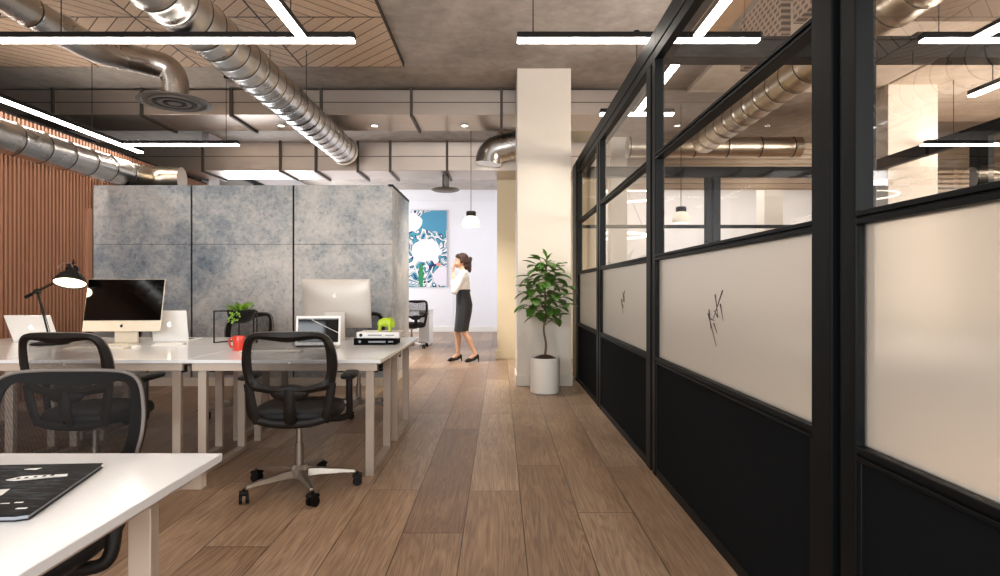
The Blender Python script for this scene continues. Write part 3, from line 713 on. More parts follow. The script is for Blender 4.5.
    for s in (-1, 1):
        MB().tube(catmull([(s*.14, .03, .405), (s*.24, .03, .41), (s*.285, .02, .44), (s*.29, .0, .55), (s*.29, .0, .655)], 5), .02, 10, flat=.7, up=(0,1,0)).build('armrest_post', M['frame_black'], r)
        MB().rings([[Vector((s*.29+x*k, y_*k+.03, z)) for x, y_ in ((-.04,-.1),(-.045,0),(-.04,.11),(-.02,.135),(.02,.135),(.04,.11),(.045,0),(.04,-.1),(.02,-.115),(-.02,-.115))] for (k, z) in ((.8,.653),(1,.66),(1,.675),(.85,.683))]).build('armrest_pad', M['black'], r, 60)
    return r
M['rim'] = plain('grey_rim', '6a625c', .5)
chair = make_chair('black mesh task chair in the aisle, its back to the camera')
chair.location = (-1.19, 3.56, 0); chair.rotation_euler = (0, 0, .10)
dup(chair, (-2.36, 3.5, 0), -.02, 'black mesh task chair at the front desk left of the red mug')
c2 = dup(chair, (-1.415, 1.72, 0), PI+.05, 'nearest black mesh task chair, facing the camera behind the near desk')
c2.scale = (1.05, 1, .965)
dup(chair, (-2.52, 5.72, 0), PI-.15, 'black mesh task chair on the far side behind the wire planter')
dup(chair, (-1.36, 5.78, 0), PI+.2, 'black mesh task chair on the far side behind the books')
dup(chair, (-3.84, 5.9, 0), PI+.4, 'black mesh task chair on the far side behind the front facing monitor')
dup(chair, (-1.76, 11.95, 0), .5, 'black mesh task chair far back beside the painting wall')
dup(chair, (1.75, 5.0, 0), 2.0, 'dark chair blurred behind the frosted pane with the larger mark')
dup(chair, (1.6, 6.75, 0), 2.4, 'dark chair blurred behind the frosted pane with the faint mark')
# white table in the glazed room (blurred through the frosted panes)
r = thing('meeting_table', (3.0, 5.1, 0), 0, 'white meeting table blurred behind the frosted glass', 'table')
P(MB().box(2.3, 3.7, 4.3, 5.75, .71, .74), 'table_top', M['desk'], r, bevel=.004)
for (a, c) in ((2.4, 4.4), (3.6, 4.4), (2.4, 5.65), (3.6, 5.65)): P(MB().box(a-.025, a+.025, c-.025, c+.025, 0, .709), 'leg', M['leg'], r)
# far white desk with pedestal beyond the block
r = thing('office_desk', (-1.75, 12.6, 0), 0, 'white pedestal desk far back behind the block', 'desk')
P(MB().box(-3.0, -1.44, 12.25, 13.0, .71, .74), 'desktop', M['white'], r, bevel=.003)
P(MB().box(-1.66, -1.45, 12.28, 12.95, .02, .709), 'pedestal', M['white'], r, bevel=.003)
P(MB().box(-2.98, -2.9, 12.3, 12.9, 0, .709), 'leg', M['white'], r)

# ------------------------------------------------------------------ things on the desks
def apple(s):
    out = []
    for i in range(48):
        a = 2*PI*i/48; rr = 1 - .16*max(0, math.cos(a-PI/2))**6 - .10*max(0, math.cos(a+PI/2))**10
        x, z = rr*math.cos(a)*.92, rr*math.sin(a)
        dx, dz = x-1.1, z-.05
        if dx*dx+dz*dz < .36:
            k = .6/max(1e-6, math.hypot(dx, dz)); x, z = 1.1+dx*k, .05+dz*k
        out.append((x*s, z*s))
    return out
def leafp(s): return [(0*s, .95*s), (.12*s, 1.3*s), (.4*s, 1.5*s), (.36*s, 1.2*s)]
def mark(name, parent, M4, s, mat):
    return MB().prism(apple(s), .0008, M4).prism(leafp(s), .0008, M4).build(name, mat, parent)
def desktop_computer(loc, rz, label, body, tilt):
    r = thing('desktop_computer', loc, rz, label, 'computer')
    w, h = .305, .43
    R = Matrix.Translation((0, .0, .1)) @ Matrix.Rotation(-tilt, 4, 'X')
    def box(x0, x1, y0, y1, z0, z1, mb=None): return (mb or MB()).box(x0, x1, y0, y1, z0, z1, R)
    # shell bulging to the rear
    mb = MB(); loops = []
    for (k, yy) in ((1, 0), (1, .008), (.97, .014), (.75, .032), (.4, .045), (.1, .048)):
        loops.append([R @ Vector((sx*(w-.006)*k+ (0), yy, h/2+sz*(h/2-.006)*k)) for sx, sz in ((-1,-1),(-.5,-1),(0,-1),(.5,-1),(1,-1),(1,-.5),(1,0),(1,.5),(1,1),(.5,1),(0,1),(-.5,1),(-1,1),(-1,.5),(-1,0),(-1,-.5))])
    mb.rings(loops); mb.build('shell', body, r, 40)
    box(-w, w, -.008, .001, 0, h).build('bezel', body, r, bevel=.003)
    box(-w+.004, w-.004, -.0105, -.0081, .088, h-.004).build('screen', M['screen'], r)
    mark('logo', r, R @ Matrix.Translation((0, -.0095, .044)), .014, M['black'])
    mark('logo', r, R @ Matrix.Translation((0, .0475, .29)) @ Matrix.Rotation(PI, 4, 'Z'), .022, M['printwhite'])
    # foot: bent plate
    prof = [(.09, 0), (-.09, 0), (-.09, .006), (.06, .006), (.062, .14), (.064, .24), (.074, .24), (.074, .12), (.09, .006)]
    lo = [[Vector((sx, yy, z)) for yy, z in prof] for sx in (-.09, .09)]
    MB().rings(lo).build('stand', body, r, bevel=.002)
    return r
desktop_computer((-3.04, 4.82, DT), .05, 'front facing desktop computer with a dark glossy screen and pale chin', M['gold'], .2)
desktop_computer((-1.43, 5.28, DT), PI-.06, 'silver desktop computer seen from behind, beside the books', M['alu'], .12)
def laptop(loc, rz, label, w=.33, d=.225, ang=1.25, screen=True):
    """user side is -Y, the lid stands at +Y and leans towards +Y"""
    r = thing('laptop', loc, rz, label, 'laptop')
    MB().box(-w/2, w/2, -d/2, d/2, 0, .012).build('base', M['alu'] if screen else M['white'], r, bevel=.004)
    MB().box(-w/2+.025, w/2-.025, -.02, d/2-.025, .0121, .0132).build('keyboard', M['black'], r)
    R = Matrix.Translation((0, d/2-.004, .013)) @ Matrix.Rotation(-(PI/2-ang), 4, 'X')
    lid = MB().box(-w/2, w/2, 0, .006, 0, d, R).build('lid', M['white'], r, bevel=.002)
    MB().box(-w/2+.016, w/2-.016, -.0012, 0, .022, d-.02, R).build('screen', M['screen'], lid)
    MB().box(-w/2+.016, w/2-.016, -.0018, -.0012, d-.028, d-.0245, R).build('menu_bar', M['printgrey'], lid)
    if screen:
        a = R @ Vector((-.05, -.0022, d-.03)); b = R @ Vector((w/2-.018, -.0022, d*.42))
        MB().tube([a, b], .0022, 6).build('screen_line', M['printwhite'], lid)
    mark('logo', lid, R @ Matrix.Translation((0, .0066, d*.52)) @ Matrix.Rotation(PI, 4, 'Z'), .018, M['printgrey'] if screen else M['bulb'])
    return r
laptop((-1.38, 4.47, DT), .10, 'open white laptop with a black screen facing the camera', .335, .225, 1.4)
laptop((-2.78, 5.2, DT), PI-.04, 'white laptop seen from behind, right of the front facing monitor', .31, .25, 1.42, False)
laptop((-3.9, 5.15, DT), PI+.08, 'white laptop seen from behind at the far left by the lamp', .36, .24, 1.1, False)
# keyboard, tablet and papers
k = thing('keyboard', (-1.6, 4.2, DT), .12, 'slim white keyboard behind the aisle chair', 'keyboard')
MB().box(-.21, .21, -.06, .06, 0, .009).build('case', M['alu'], k, bevel=.003)
MB().box(-.2, .2, -.052, .052, .0091, .0115).build('keys', M['white'], k)
k = thing('keyboard', (-2.98, 4.45, DT), .1, 'slim keyboard in front of the front facing monitor', 'keyboard')
MB().box(-.21, .21, -.06, .06, 0, .009).build('case', M['gold'], k, bevel=.003)
MB().box(-.2, .2, -.052, .052, .0091, .0115).build('keys', M['white'], k)
m = thing('computer_mouse', (-2.68, 4.42, DT), .1, 'pale mouse beside the keyboard near the monitor', 'mouse')
MB().lathe([(.001, .0), (.032, .001), (.033, .01), (.026, .022), (.001, .026)], n=24, sx=.95, sy=1.7).build('shell', M['white'], m)
tag(MB().box(-.11, .11, -.075, .075, 0, .006, Matrix.Translation((-2.62, 4.75, DT)) @ Matrix.Rotation(.3, 4, 'Z')).build('notepad', M['printwhite'], bevel=.001), 'thin white notepad on the desk beside the monitor foot', 'notepad')

# wire planter stand with bowl
r = thing('wire_planter', (-2.16, 4.98, DT), 0, 'black wire planter with a bowl of green herbs behind the red mug', 'planter')
hh = .265; rod = .0045
fr = MB(); foot = [(-.175, -.08), (.175, -.08), (.062, .13), (-.062, .13)]
for (px, py) in foot: fr.box(px-rod, px+rod, py-rod, py+rod, 0, hh)
for z in (rod, hh-rod):
    for (p0, p1) in zip(foot, foot[1:]+foot[:1]):
        if z < .1 and p0[1] == p1[1]: continue
        fr.cyl((p0[0], p0[1], z), (p1[0], p1[1], z), rod, n=6)
fr.build('wire_frame', M['black'], r)
BO = (0, .03, 0)
MB().lathe([(.002, hh-.112), (.05, hh-.108), (.085, hh-.085), (.105, hh-.045), (.112, hh+.002), (.105, hh+.002), (.095, hh-.04), (.07, hh-.06), (.002, hh-.07)], c=BO, n=32).build('bowl', M['black'], r)
MB().lathe([(.098, hh-.03), (.06, hh-.018), (.002, hh-.012)], c=BO, n=24).build('soil', M['soil'], r)
rnd = random.Random(3); lf = MB()
def leaf(mb, base, d, up, L, W, curl=.2, n=6, fold=.15):
    d = Vector(d).normalized(); side = d.cross(Vector(up)).normalized(); nr = side.cross(d)
    A, C, B = [], [], []
    for i in range(n+1):
        t = i/n; w = W*(math.sin(PI*min(1, t*.92+.04))**.75)*(1 if t < .98 else .2); p = Vector(base)+d*L*t - nr*curl*L*t*t
        A.append(p+side*w/2+nr*fold*w); C.append(p); B.append(p-side*w/2+nr*fold*w)
    mb.rings([A, C, B], False, False)
for i in range(150):
    a = rnd.uniform(0, 2*PI); q = rnd.uniform(0, .1)
    b = (q*math.cos(a), .03+q*math.sin(a), hh-.02); el = rnd.uniform(.3, 1.4)
    base = Vector(b)+Vector((0, 0, rnd.uniform(0, .045)))
    leaf(lf, base, (math.cos(a)*math.cos(el), math.sin(a)*math.cos(el), math.sin(el)), (0,0,1), rnd.uniform(.03, .065), rnd.uniform(.014, .026), .35, 4)
for i in range(22):
    a = -PI/2 + rnd.uniform(-.5, .3); b = Vector((.112*math.cos(a), .03+.112*math.sin(a), hh-.005 - .09*i/22))
    leaf(lf, b, (rnd.uniform(-.6,.6), -.7, -.5), (0,-.3,1), .03, .018, .2, 4)
lf.build('foliage', M['leaf2'], r)
# red mug
r = thing('mug', (-1.885, 4.33, DT), 0, 'red mug standing on the front desk', 'mug')
MB().lathe([(.038, 0), (.04, .003), (.04, .10), (.0385, .104), (.0365, .10), (.0365, .008), (.002, .006)], n=32).build('cup', M['red'], r)
MB().tube(catmull([(-.038, 0, .085), (-.062, 0, .083), (-.068, 0, .055), (-.06, 0, .028), (-.038, 0, .022)], 5), .0065, 10).build('handle', M['red'], r)
# books and figurine
bz = DT
r = thing('book', (-.99, 4.85, bz), .02, 'thick black book, lower of the two stacked', 'book', 'stacked books')
MB().box(-.165, .165, -.12, .12, 0, .052).build('cover', M['bookblack'], r, bevel=.002)
MB().box(-.05, .085, -.1212, -.1201, .018, .032).box(.105, .145, -.1212, -.1201, .02, .031).build('spine_print', M['printgrey'], r)
MB().prism([(-.118+.011*math.cos(a), .027+.011*math.sin(a)) for a in (2*PI*i/16 for i in range(16))], .001, Matrix.Translation((0,-.1212,0))).build('spine_mark', M['printgrey'], r)
r = thing('book', (-.965, 4.87, bz+.0525), -.02, 'white book lying on the black book', 'book', 'stacked books')
MB().box(-.17, .17, -.12, .12, 0, .046).build('cover', M['printwhite'], r, bevel=.002)
MB().prism([(-.135+.013*math.cos(a), .023+.013*math.sin(a)) for a in (2*PI*i/16 for i in range(16))], .001, Matrix.Translation((0,-.1212,0))).build('spine_mark', M['black'], r)
MB().box(-.08, .03, -.1208, -.1201, .019, .028).box(.06, .13, -.1208, -.1201, .02, .027).build('spine_print', M['printgrey'], r)
r = thing('animal_figurine', (-.925, 4.84, bz+.0990), 0, 'lime green animal figurine standing on the white book', 'figurine')
f = MB()
f.ell((.0, 0, .063), (.052, .03, .031)).ell((-.035, 0, .058), (.033, .026, .027)).ell((.048, 0, .062), (.034, .03, .034))
f.ell((.075, 0, .05), (.016, .014, .028))
for (x, s_) in ((-.045, 1), (-.045, -1), (.042, 1), (.042, -1)):
    f.cyl((x, s_*.016, .055), (x+(-.012 if x < 0 else .004), s_*.018, .0), .016, .013, 12)
f.ell((.055, .026, .078), (.01, .008, .016)).ell((.055, -.026, .078), (.01, .008, .016)); f.cyl((-.065, 0, .065), (-.075, 0, .035), .006, .004, 8)
r.scale = (.86, .95, 1.2)
o = remesh(f.build('body', M['lime'], r), .004, 2)
d_ = o.modifiers.new('d', 'DECIMATE'); d_.ratio = .12
# black task lamp
r = thing('desk_lamp', (-3.585, 4.78, DT), 0, 'black articulated desk lamp with a bell shade, lit', 'lamp')
MB().lathe([(.13, 0), (.13, .012), (.12, .017), (.02, .022), (.016, .04), (.002, .041)], n=36).build('base', M['black'], r)
a0, a1 = Vector((.0, 0, .03)), Vector((-.10, .0, .42))
MB().cyl(a0, a1, .007, n=10).cyl(a0+Vector((.014,0,.02)), a1+Vector((.014,0,-.02)), .003, n=6).build('lower_arm', M['black'], r)
e0, e1 = Vector((-.175, 0, .385)), Vector((.10, .0, .52))
MB().cyl(e0, e1, .006, n=10).cyl(e0.lerp(e1, .1)+Vector((0,0,.012)), e1+Vector((0,0,.014)), .003, n=6).cyl(e0+Vector((-.02,0,-.01)), e0+Vector((.03,0,.015)), .014, n=12).build('upper_arm', M['black'], r)
MB().ell((-.10, 0, .422), (.026, .02, .024)).cyl((-.10, -.03, .422), (-.10, .03, .422), .012, n=12).build('elbow_joint', M['black'], r)
R = Matrix.Translation((.165, .0, .53)) @ Matrix.Rotation(-.12, 4, 'Y') @ Matrix.Rotation(-.38, 4, 'X')
def xf(mb): mb.v = [tuple(R @ Vector(p)) for p in mb.v]; return mb
sh = xf(MB().lathe([(.115, -.05), (.117, -.043), (.108, -.02), (.085, .018), (.06, .042), (.045, .05), (.045, .085), (.036, .1), (.018, .106), (.018, .103), (.04, .046), (.082, .014), (.104, -.02), (.112, -.045)], n=36, caps=False)).build('shade', M['black'], r)
xf(MB().lathe([(.002, -.032), (.07, -.034), (.108, -.04), (.1, -.026), (.002, -.02)], n=32)).build('bulb', M['bulb'], r)
xf(MB().tube([(.06*math.cos(a), -.075, .05+.05*math.sin(a)) for a in (PI*i/12 for i in range(13))], .004, 8)).build('guard', M['steel'], r)
xf(MB().cyl((-.09, .0, .02), (-.03, 0, .09), .005, n=8).cyl((0, 0, .1), (0, 0, .16), .006, n=8).cyl((-.04, -.02, .11), (.04, -.02, .12), .004, n=8)).build('yoke', M['black'], r)
l = bpy.data.lights.new('lamp_bulb', 'POINT'); l.energy = 3; l.color = (1, .85, .65); l.shadow_soft_size = .04
lo = bpy.data.objects.new('lamp_bulb', l); COL.objects.link(lo); lo.location = Vector((-3.585, 4.78, DT)) + R @ Vector((0, 0, -.08))

# magazine on the near desk
def fp(u, v, z): 
    Y = (1.19-z)*600/(v-288); return ((u-500)*Y/600, Y)
MZ = DT+.012
c0 = fp(103, 463, MZ); c1 = fp(27, 515, MZ)
xr = c0[0]; 
r = thing('magazine', (xr-.26, (c0[1]+c1[1])/2, DT), 0, 'black printed magazine lying on the nearest desk', 'magazine')
mx1, my1 = c0; 
# cover quad: right edge from near (c1) to far (c0)
ex = Vector((c0[0]-c1[0], c0[1]-c1[1], 0)); 
PL = [Vector((c1[0]-.02, c1[1]-.004, 0)), Vector((c1[0], c1[1]+.006, 0)), Vector((c0[0], c0[1], 0)), Vector((c0[0]-.52, c0[1]-.035, 0)), Vector((c1[0]-.54, c1[1]-.035, 0))]
def slab(mb, pts, z0, z1): return mb.rings([[p+Vector((0,0,z0)) for p in pts], [p+Vector((0,0,z1)) for p in pts]])
P(slab(MB(), PL, DT+.0005, DT+.003).cyl((0,0,-1), (0,0,-1.0001), .00001, n=3) if False else slab(MB(), PL, DT+.0005, DT+.003), 'back_cover', M['black'], r)
inn = [p.lerp(sum(PL, Vector())/5, .012) for p in PL]
P(slab(MB(), inn, DT+.003, DT+.010), 'pages', M['printgrey'], r)
def mk_cover():
    t = NT('magazine_cover'); n = t.noise(t.scale(t.obj(), (6, 40, 1)), 3, 6, .75); n2 = t.noise(t.obj(), 5, 3)
    f = t.math('MULTIPLY', t.ramp(n, [(.5, (0,0,0,1)), (.7, (1,1,1,1))]), t.ramp(n2, [(.45, (0,0,0,1)), (.6, (1,1,1,1))]))
    t.bsdf(t.mix(f, srgb('060607'), srgb('59616c')), .6, spec=.12); return t.m
P(slab(MB(), PL, DT+.010, DT+.012), 'front_cover', mk_cover(), r)
pr = MB()
def strip(u0, v0, u1, v1, u2, v2, u3, v3):
    pts = [Vector((*fp(u, v, MZ), 0)) for u, v in ((u0,v0),(u1,v1),(u2,v2),(u3,v3))]
    slab(pr, pts, DT+.0121, DT+.0126)
strip(6, 480, 22, 476.5, 68, 474, 67, 476); strip(6, 480.5, 14, 481, 67, 476.2, 60, 477)
strip(24, 469.6, 30, 468.7, 42, 468, 36, 469.8); strip(-4, 490, 10, 489, 2, 495, -4, 497); strip(15, 509.2, 18, 508, 28, 507.6, 26, 508.8)
strip(14, 503, 16, 502.3, 24, 502, 22, 502.8); strip(0, 504, 1, 503.4, 10, 503, 9, 503.7)
P(pr, 'cover_print', M['printwhite'], r)
pk = MB(); pr = pk
for (u, v) in ((16, 479.3), (24, 478.6), (33, 477.8), (42, 477), (50, 476.2)): strip(u, v, u+1.5, v-1.2, u+5, v-1.4, u+3.5, v-.2)
for o_ in pk.v: pass
pk.v = [(x, y_, z+.0004) for x, y_, z in pk.v]
P(pk, 'cover_lettering', M['black'], r)

# ------------------------------------------------------------------ painting on the back wall
cx, cz = -1.96, 2.25; wv, hv = 1.04, 2.08
r = thing('painting', (cx, YB-.0265, cz), 0, 'large abstract blue, teal and white canvas on the back wall', 'painting')
MB().box(-wv/2, wv/2, -.02, .02, -hv/2, hv/2).build('stretcher', M['canvas_edge'], r, bevel=.003)
MB().box(-wv/2+.002, wv/2-.002, -.0225, -.0201, -hv/2+.002, hv/2-.002).build('canvas', M['paint'], r)

# ------------------------------------------------------------------ potted fig
PXc, PYc = .512, 6.84
r = thing('potted_fig', (PXc, PYc, 0), 0, 'leafy green fig tree in a white cylinder pot beside the column', 'potted plant')
MB().lathe([(.15, 0), (.163, .006), (.167, .02), (.167, .395), (.163, .4), (.155, .398), (.152, .37), (.002, .36)], n=48).build('pot', M['pot'], r)
MB().lathe([(.15, .36), (.12, .40), (.06, .425), (.002, .435)], n=24).build('soil', M['soil'], r)
stem = catmull([(0, 0, .40), (.012, 0, .55), (-.012, .01, .72), (.01, 0, .9), (.0, 0, 1.1), (.01, 0, 1.3), (.02, 0, 1.5)], 5)
br = MB().tube(stem, [.015-.010*i/len(stem) for i in range(len(stem))], 8)
lf = MB(); rnd = random.Random(12)
for i in range(26):
    t = i/25; z = .82 + .64*t; a = i*2.4; reach = .25*(math.sin(PI*(.15+.8*t))**.8)*(1-.35*t)+.03
    base = Vector((.005, 0, z-.05)); tip = Vector((reach*math.cos(a), reach*math.sin(a), z+.04+.05*rnd.random()))
    br.tube([base, base.lerp(tip, .5)+Vector((0,0,.01)), tip], [.006, .0045, .003], 6)
    for k_ in range(5):
        q = base.lerp(tip, (.3, .5, .7, .9, 1.0)[k_]); aa = a + (1.3, -1.1, .9, -.4, .15)[k_] + rnd.uniform(-.4, .4); el = rnd.uniform(-.55, .5)
        leaf(lf, q, (math.cos(aa)*math.cos(el), math.sin(aa)*math.cos(el), math.sin(el)), (0,0,1), rnd.uniform(.13, .185), rnd.uniform(.09, .12), rnd.uniform(.1, .4), 8)
for i in range(7):
    a = i*1.7; el = .5+.1*i
    leaf(lf, (.02, 0, 1.46+.015*i), (math.cos(a)*math.cos(el), math.sin(a)*math.cos(el), math.sin(el)), (0,0,1) if el < 1.3 else (1,0,0), .11, .04, .2, 6)
lf.v = [(x, min(y, .40), z) for x, y, z in lf.v]
br.build('stem', M['bark'], r)
lf.build('foliage', M['leaf'], r)

# ------------------------------------------------------------------ walking woman (faces -X)
WY = 9.65
per = thing('person', (-.595, WY, 0), 0, 'woman in white blouse and dark pencil skirt walking with a hand at her face', 'person')
def limb(mb, pts, rs, n=14):
    mb.tube(pts, rs, n)
    for p, r_ in zip(pts, rs): mb.ell(p, (r_, r_, r_), 12, 8)
b = MB()
# legs: front leg (far) towards -X, trailing leg +X
b.ell((.01, 0, .92), (.10, .145, .14)); b.ell((.045, .065, .88), (.085, .08, .1)); b.ell((.045, -.065, .88), (.085, .08, .1))
def leg(hy, knee, ank, toe):
    limb(b, [(.01, hy, .88), tuple(knee)], [.085, .052])
    mid = Vector(knee).lerp(Vector(ank), .33)+Vector((.014, 0, 0))
    limb(b, [tuple(knee), tuple(mid), tuple(Vector(knee).lerp(Vector(ank), .75)), tuple(ank)], [.05, .052, .034, .03])
    limb(b, [tuple(ank), tuple(Vector(ank)+Vector((.022, 0, -.035)))], [.03, .03])
    limb(b, [tuple(Vector(ank)+Vector((.0, 0, -.02))), tuple(Vector(ank).lerp(Vector(toe), .6)), tuple(toe)], [.034, .032, .018])
leg(.075, (-.10, .07, .50), (-.08, .065, .125), (-.20, .06, .025))
leg(-.075, (.02, -.06, .50), (.20, -.06, .14), (.085, -.065, .025))
# torso
b.ell((.0, 0, 1.04), (.10, .135, .14)); b.ell((-.01, 0, 1.22), (.105, .145, .15)); b.ell((.0, 0, 1.33), (.09, .165, .09))
b.ell((-.065, .065, 1.27), (.06, .06, .06)); b.ell((-.065, -.065, 1.27), (.06, .06, .06))
limb(b, [(.005, -.16, 1.37), (.005, .16, 1.37)], [.055, .055])
limb(b, [(.01, 0, 1.36), (-.015, 0, 1.52)], [.055, .047])
# head: cranium, jaw, nose, brow, lips, ears; chin turned down a little
hc = Vector((-.035, 0, 1.625))
b.ell(hc+Vector((.015, 0, .025)), (.093, .075, .09)); b.ell(hc+Vector((-.035, 0, -.035)), (.058, .058, .078)); b.ell(hc+Vector((-.062, 0, -.085)), (.028, .03, .026))
b.ell(hc+Vector((-.092, 0, -.02)), (.017, .011, .014)); b.cyl(hc+Vector((-.078, 0, .018)), hc+Vector((-.097, 0, -.018)), .007, .010, 8)
b.ell(hc+Vector((-.072, 0, .03)), (.022, .045, .012)); b.ell(hc+Vector((-.086, 0, -.052)), (.012, .02, .006)); b.ell(hc+Vector((-.085, 0, -.062)), (.011, .018, .006))
for s in (-1, 1): b.ell(hc+Vector((.012, s*.076, -.01)), (.018, .01, .03))
# arms: near arm (-Y) raised to the face, far arm raised too
def arm(sh, el, wr):
    limb(b, [sh, tuple(Vector(sh).lerp(Vector(el), .5)), el], [.05, .044, .036]); limb(b, [el, tuple(Vector(el).lerp(Vector(wr), .35)), wr], [.036, .038, .023])
arm((.01, -.18, 1.36), (-.12, -.19, 1.135), (-.15, -.095, 1.44))
arm((.01, .18, 1.36), (-.02, .20, 1.11), (-.17, .04, 1.19))
def hand(w, palm, fdir, side, curl):
    """w wrist, palm direction, finger bend direction, side = thumb side"""
    w = Vector(w); pd = Vector(palm).normalized(); cd = Vector(curl).normalized(); sd = Vector(side).normalized()
    c = w+pd*.05
    for k in range(5):
        t = k/4; q = w+pd*(.01+.075*t)
        b.tube([q-sd*(.02+.014*t), q, q+sd*(.02+.014*t)], [.011, .0125, .011], 8); 
    for k, (ln, off) in enumerate(((.068, .031), (.078, .0105), (.072, -.0105), (.056, -.031))):
        p0 = w+pd*.085+sd*off; p1 = p0+(pd+cd*.25).normalized()*ln*.5; p2 = p1+(pd+cd*.8).normalized()*ln*.32; p3 = p2+(pd+cd*1.3).normalized()*ln*.25
        limb(b, [tuple(p0), tuple(p1), tuple(p2), tuple(p3)], [.0085, .008, .0075, .0065], 8)
    t0 = w+pd*.025+sd*.026; t1 = t0+(pd*.7+sd*.8).normalized()*.036; t2 = t1+(pd+sd*.25+cd*.3).normalized()*.03
    limb(b, [tuple(t0), tuple(t1), tuple(t2)], [.012, .0095, .008], 8)
hand((-.15, -.095, 1.44), (.12, .12, .98), None, (-.3, -.9, .2), (.7, .6, .1))
hand((-.17, .04, 1.19), (-.15, -.95, .25), None, (-.2, .2, .95), (.9, -.3, 0))
body = remesh(b.build('body', M['skin'], per), .0062, 4)
# blouse: inflated torso and sleeves, open neck
c = MB()
c.ell((.0, 0, 1.17), (.114, .15, .085)); c.ell((-.01, 0, 1.23), (.128, .168, .16)); c.ell((.0, 0, 1.34), (.105, .185, .09))
c.ell((-.07, .065, 1.27), (.07, .072, .07)); c.ell((-.07, -.065, 1.27), (.07, .072, .07))
limb(c, [(.005, -.165, 1.375), (.005, .165, 1.375)], [.066, .066]); limb(c, [(.012, 0, 1.40), (.0, 0, 1.445)], [.075, .062])
limb(c, [(.01, -.18, 1.36), (-.06, -.187, 1.245), (-.118, -.19, 1.14)], [.066, .06, .052]); limb(c, [(-.12, -.19, 1.135), (-.138, -.142, 1.29)], [.052, .046])
limb(c, [(.01, .18, 1.36), (-.005, .19, 1.23), (-.02, .2, 1.11)], [.066, .06, .052]); limb(c, [(-.02, .2, 1.11), (-.11, .105, 1.16)], [.05, .043])
remesh(c.build('blouse', M['blouse'], per), .009, 3)
# pencil skirt: elliptical sections
sk = MB(); loops = []
for (z, x, rx, ry) in ((1.165, 0, .108, .142), (1.12, .0, .112, .15), (1.0, .012, .126, .172), (.92, .02, .134, .178), (.8, .012, .13, .172), (.65, -.008, .12, .16), (.495, -.03, .116, .148), (.497, -.03, .108, .14), (.7, -.008, .112, .15), (.9, .012, .12, .16)):
    loops.append([(x+rx*math.cos(a), ry*math.sin(a), z) for a in (2*PI*j/40 for j in range(40))])
sk.rings(loops, True, False).build('skirt', M['skirt_cloth'], per, 60)
sk = MB(); sk.rings([[(x+rx*math.cos(a), ry*math.sin(a), z) for a in (2*PI*j/40 for j in range(40))] for (z, x, rx, ry) in ((1.13, 0, .121, .155), (1.168, 0, .117, .15))], True, False).build('waistband', M['skirt_cloth'], per)
# shoes: pumps with stiletto heels
def shoe(ank, toe):
    s = MB(); a = Vector(ank); t = Vector(toe); hl = a+Vector((.03, 0, -.045))
    limb(s, [tuple(hl+Vector((0,0,.01))), tuple(hl.lerp(t, .35)+Vector((0,0,-.012))), tuple(hl.lerp(t, .7)), tuple(t+Vector((-.015,0,-.002))), tuple(t+Vector((-.05, 0, -.01)))], [.034, .032, .037, .03, .012])
    o = remesh(s.build('shoe', M['shoe'], per), .006, 2)
    MB().cyl(hl+Vector((.015, 0, -.01)), (hl.x+.028, hl.y, .0), .016, .006, 10).build('heel', M['shoe'], o)
shoe((-.08, .065, .125), (-.20, .06, .03)); shoe((.20, -.06, .14), (.085, -.065, .03))
# hair: cap and a wavy ponytail mass behind the head
h = MB()
h.ell(hc+Vector((.03, 0, .045)), (.098, .085, .088)); h.ell(hc+Vector((-.03, 0, .075)), (.06, .07, .045)); h.ell(hc+Vector((.075, 0, .0)), (.06, .078, .08))
h.ell(hc+Vector((.12, 0, -.01)), (.055, .06, .075)); h.ell(hc+Vector((.13, .0, -.08)), (.045, .055, .07)); h.ell(hc+Vector((.14, .0, -.14)), (.032, .045, .05)); h.ell(hc+Vector((.02, .078, .0)), (.03, .012, .045)); h.ell(hc+Vector((.02, -.078, .0)), (.03, .012, .045))
h.ell(hc+Vector((.155, .0, .03)), (.03, .04, .04)); h.ell(hc+Vector((.08, 0, -.09)), (.03, .06, .06))
remesh(h.build('hair', M['hair'], per), .008, 2)

# ------------------------------------------------------------------ light
def area(name, loc, rot, sx, sy, e, col):
    l = bpy.data.lights.new(name, 'AREA'); l.shape = 'RECTANGLE'; l.size = sx; l.size_y = sy; l.energy = e; l.color = col
    o = bpy.data.objects.new(name, l); COL.objects.link(o); o.location = loc; o.rotation_euler = rot; return o
for i, (a, c) in enumerate(wins):
    area('daylight_%d' % i, ((a+c)/2, YF-.02, 2.0), (PI/2, 0, 0), c-a-.15, 2.35, (140, 140, 80, 80)[i], (.92, .97, 1))
# far room daylight from its left side, added fill lights for the right room and rear wall
area('far_window_light', (XL+.03, 13.3, 1.95), (0, -PI/2, 0), 2.7, 5.0, 220, (.93, .96, 1))
area('right_room_fill', (XR-.05, 1.6, 2.0), (0, PI/2, 0), 2.6, 7.5, 980, (1, .92, .83))  # added area light for the frosted panes, no window built here
area('rear_wall_fill', (4.6, 12.9, CEIL-.03), (0, 0, 0), 6.5, 2.2, 100, (1, .95, .88))  # unseen area light added behind the louvres to brighten the rear wall
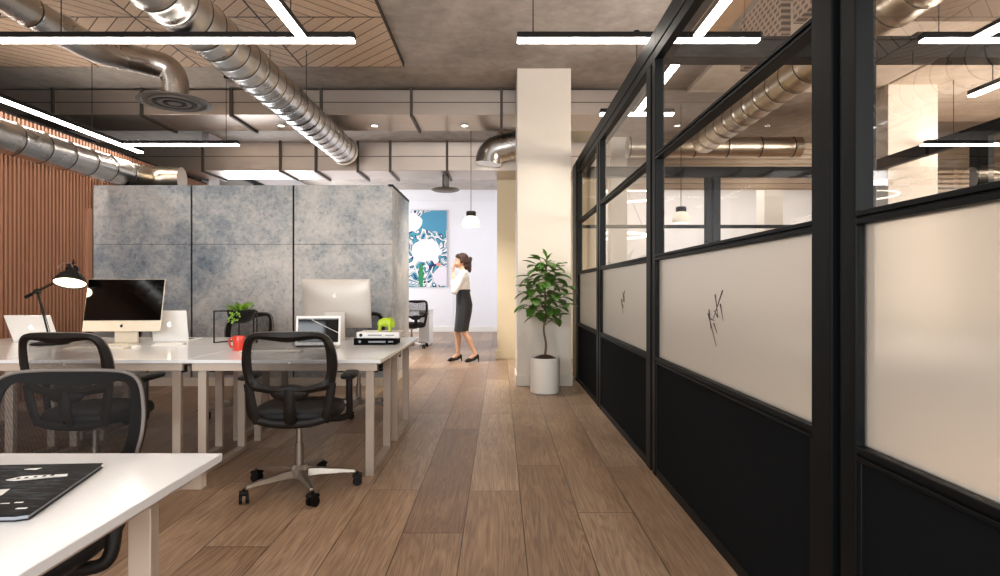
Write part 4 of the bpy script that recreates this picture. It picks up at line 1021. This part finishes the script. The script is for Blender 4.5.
# added downlights that brighten the column and the corridor
l = bpy.data.lights.new('column_fill_beam', 'SPOT'); l.energy = 110; l.spot_size = 1.15; l.spot_blend = .7; l.color = (1, .95, .87); l.shadow_soft_size = .05
lo = bpy.data.objects.new('column_fill_beam', l); COL.objects.link(lo); lo.location = (.53, 6.42, CEIL-.025); lo.rotation_euler = (.14, 0, 0)
dl = thing('added_downlight', (.53, 6.42, CEIL-.016), 0, 'added flat ceiling light brightening the plaster column', 'lamp')
MB().lathe([(.045, 0), (.055, 0), (.055, .0155), (.002, .0155), (.002, .012), (.045, .012)], n=24, caps=False).build('can', M['white'], dl)
MB().lathe([(.044, .006), (.002, .006)], n=24).build('lens', M['pbulb'], dl)
for i, dx in enumerate((-3.1, -1.78, -.5)):  # three more added under the front duct to light the corridor
    dl = thing('added_downlight', (dx, 8.5, 3.484), 0, ('added flat fill light under the front duct, above the middle of the panelled block', 'added flat fill light under the front duct, above the aisle end of the block', 'added flat fill light under the front duct, nearest the plaster column')[i], 'lamp', 'added fill lights under the front duct')
    MB().lathe([(.045, 0), (.055, 0), (.055, .0155), (.002, .0155), (.002, .012), (.045, .012)], n=24, caps=False).build('can', M['white'], dl)
    MB().lathe([(.044, .006), (.002, .006)], n=24).build('lens', M['pbulb'], dl)
    l = bpy.data.lights.new('corridor_fill_beam', 'SPOT'); l.energy = 300; l.spot_size = 1.6; l.spot_blend = .7; l.color = (1, .95, .87); l.shadow_soft_size = .06
    lo = bpy.data.objects.new('corridor_fill_beam', l); COL.objects.link(lo); lo.location = (dx, 8.5, 3.47); lo.rotation_euler = (.12, 0, 0)
W = bpy.data.worlds.new('world'); SC.world = W; W.use_nodes = True
W.node_tree.nodes['Background'].inputs[0].default_value = (.95, .97, 1, 1); W.node_tree.nodes['Background'].inputs[1].default_value = .6

# ------------------------------------------------------------------ camera and view
cam = bpy.data.cameras.new('camera'); co = bpy.data.objects.new('camera', cam); COL.objects.link(co)
co.location = (0, 0, 1.19); co.rotation_euler = (PI/2, 0, 0); cam.sensor_width = 36; cam.lens = 21.6; cam.clip_start = .02
SC.camera = co
SC.view_settings.view_transform = 'Standard'; SC.view_settings.look = 'None'; SC.view_settings.gamma = 1; SC.view_settings.exposure = .42
SC.view_settings.use_curve_mapping = False
SC.cycles.use_denoising = True; SC.cycles.max_bounces = 8; SC.cycles.diffuse_bounces = 4; SC.cycles.glossy_bounces = 4; SC.cycles.transmission_bounces = 6; SC.cycles.transparent_max_bounces = 16
SC.cycles.sample_clamp_indirect = 6; SC.cycles.caustics_reflective = False; SC.cycles.caustics_refractive = False
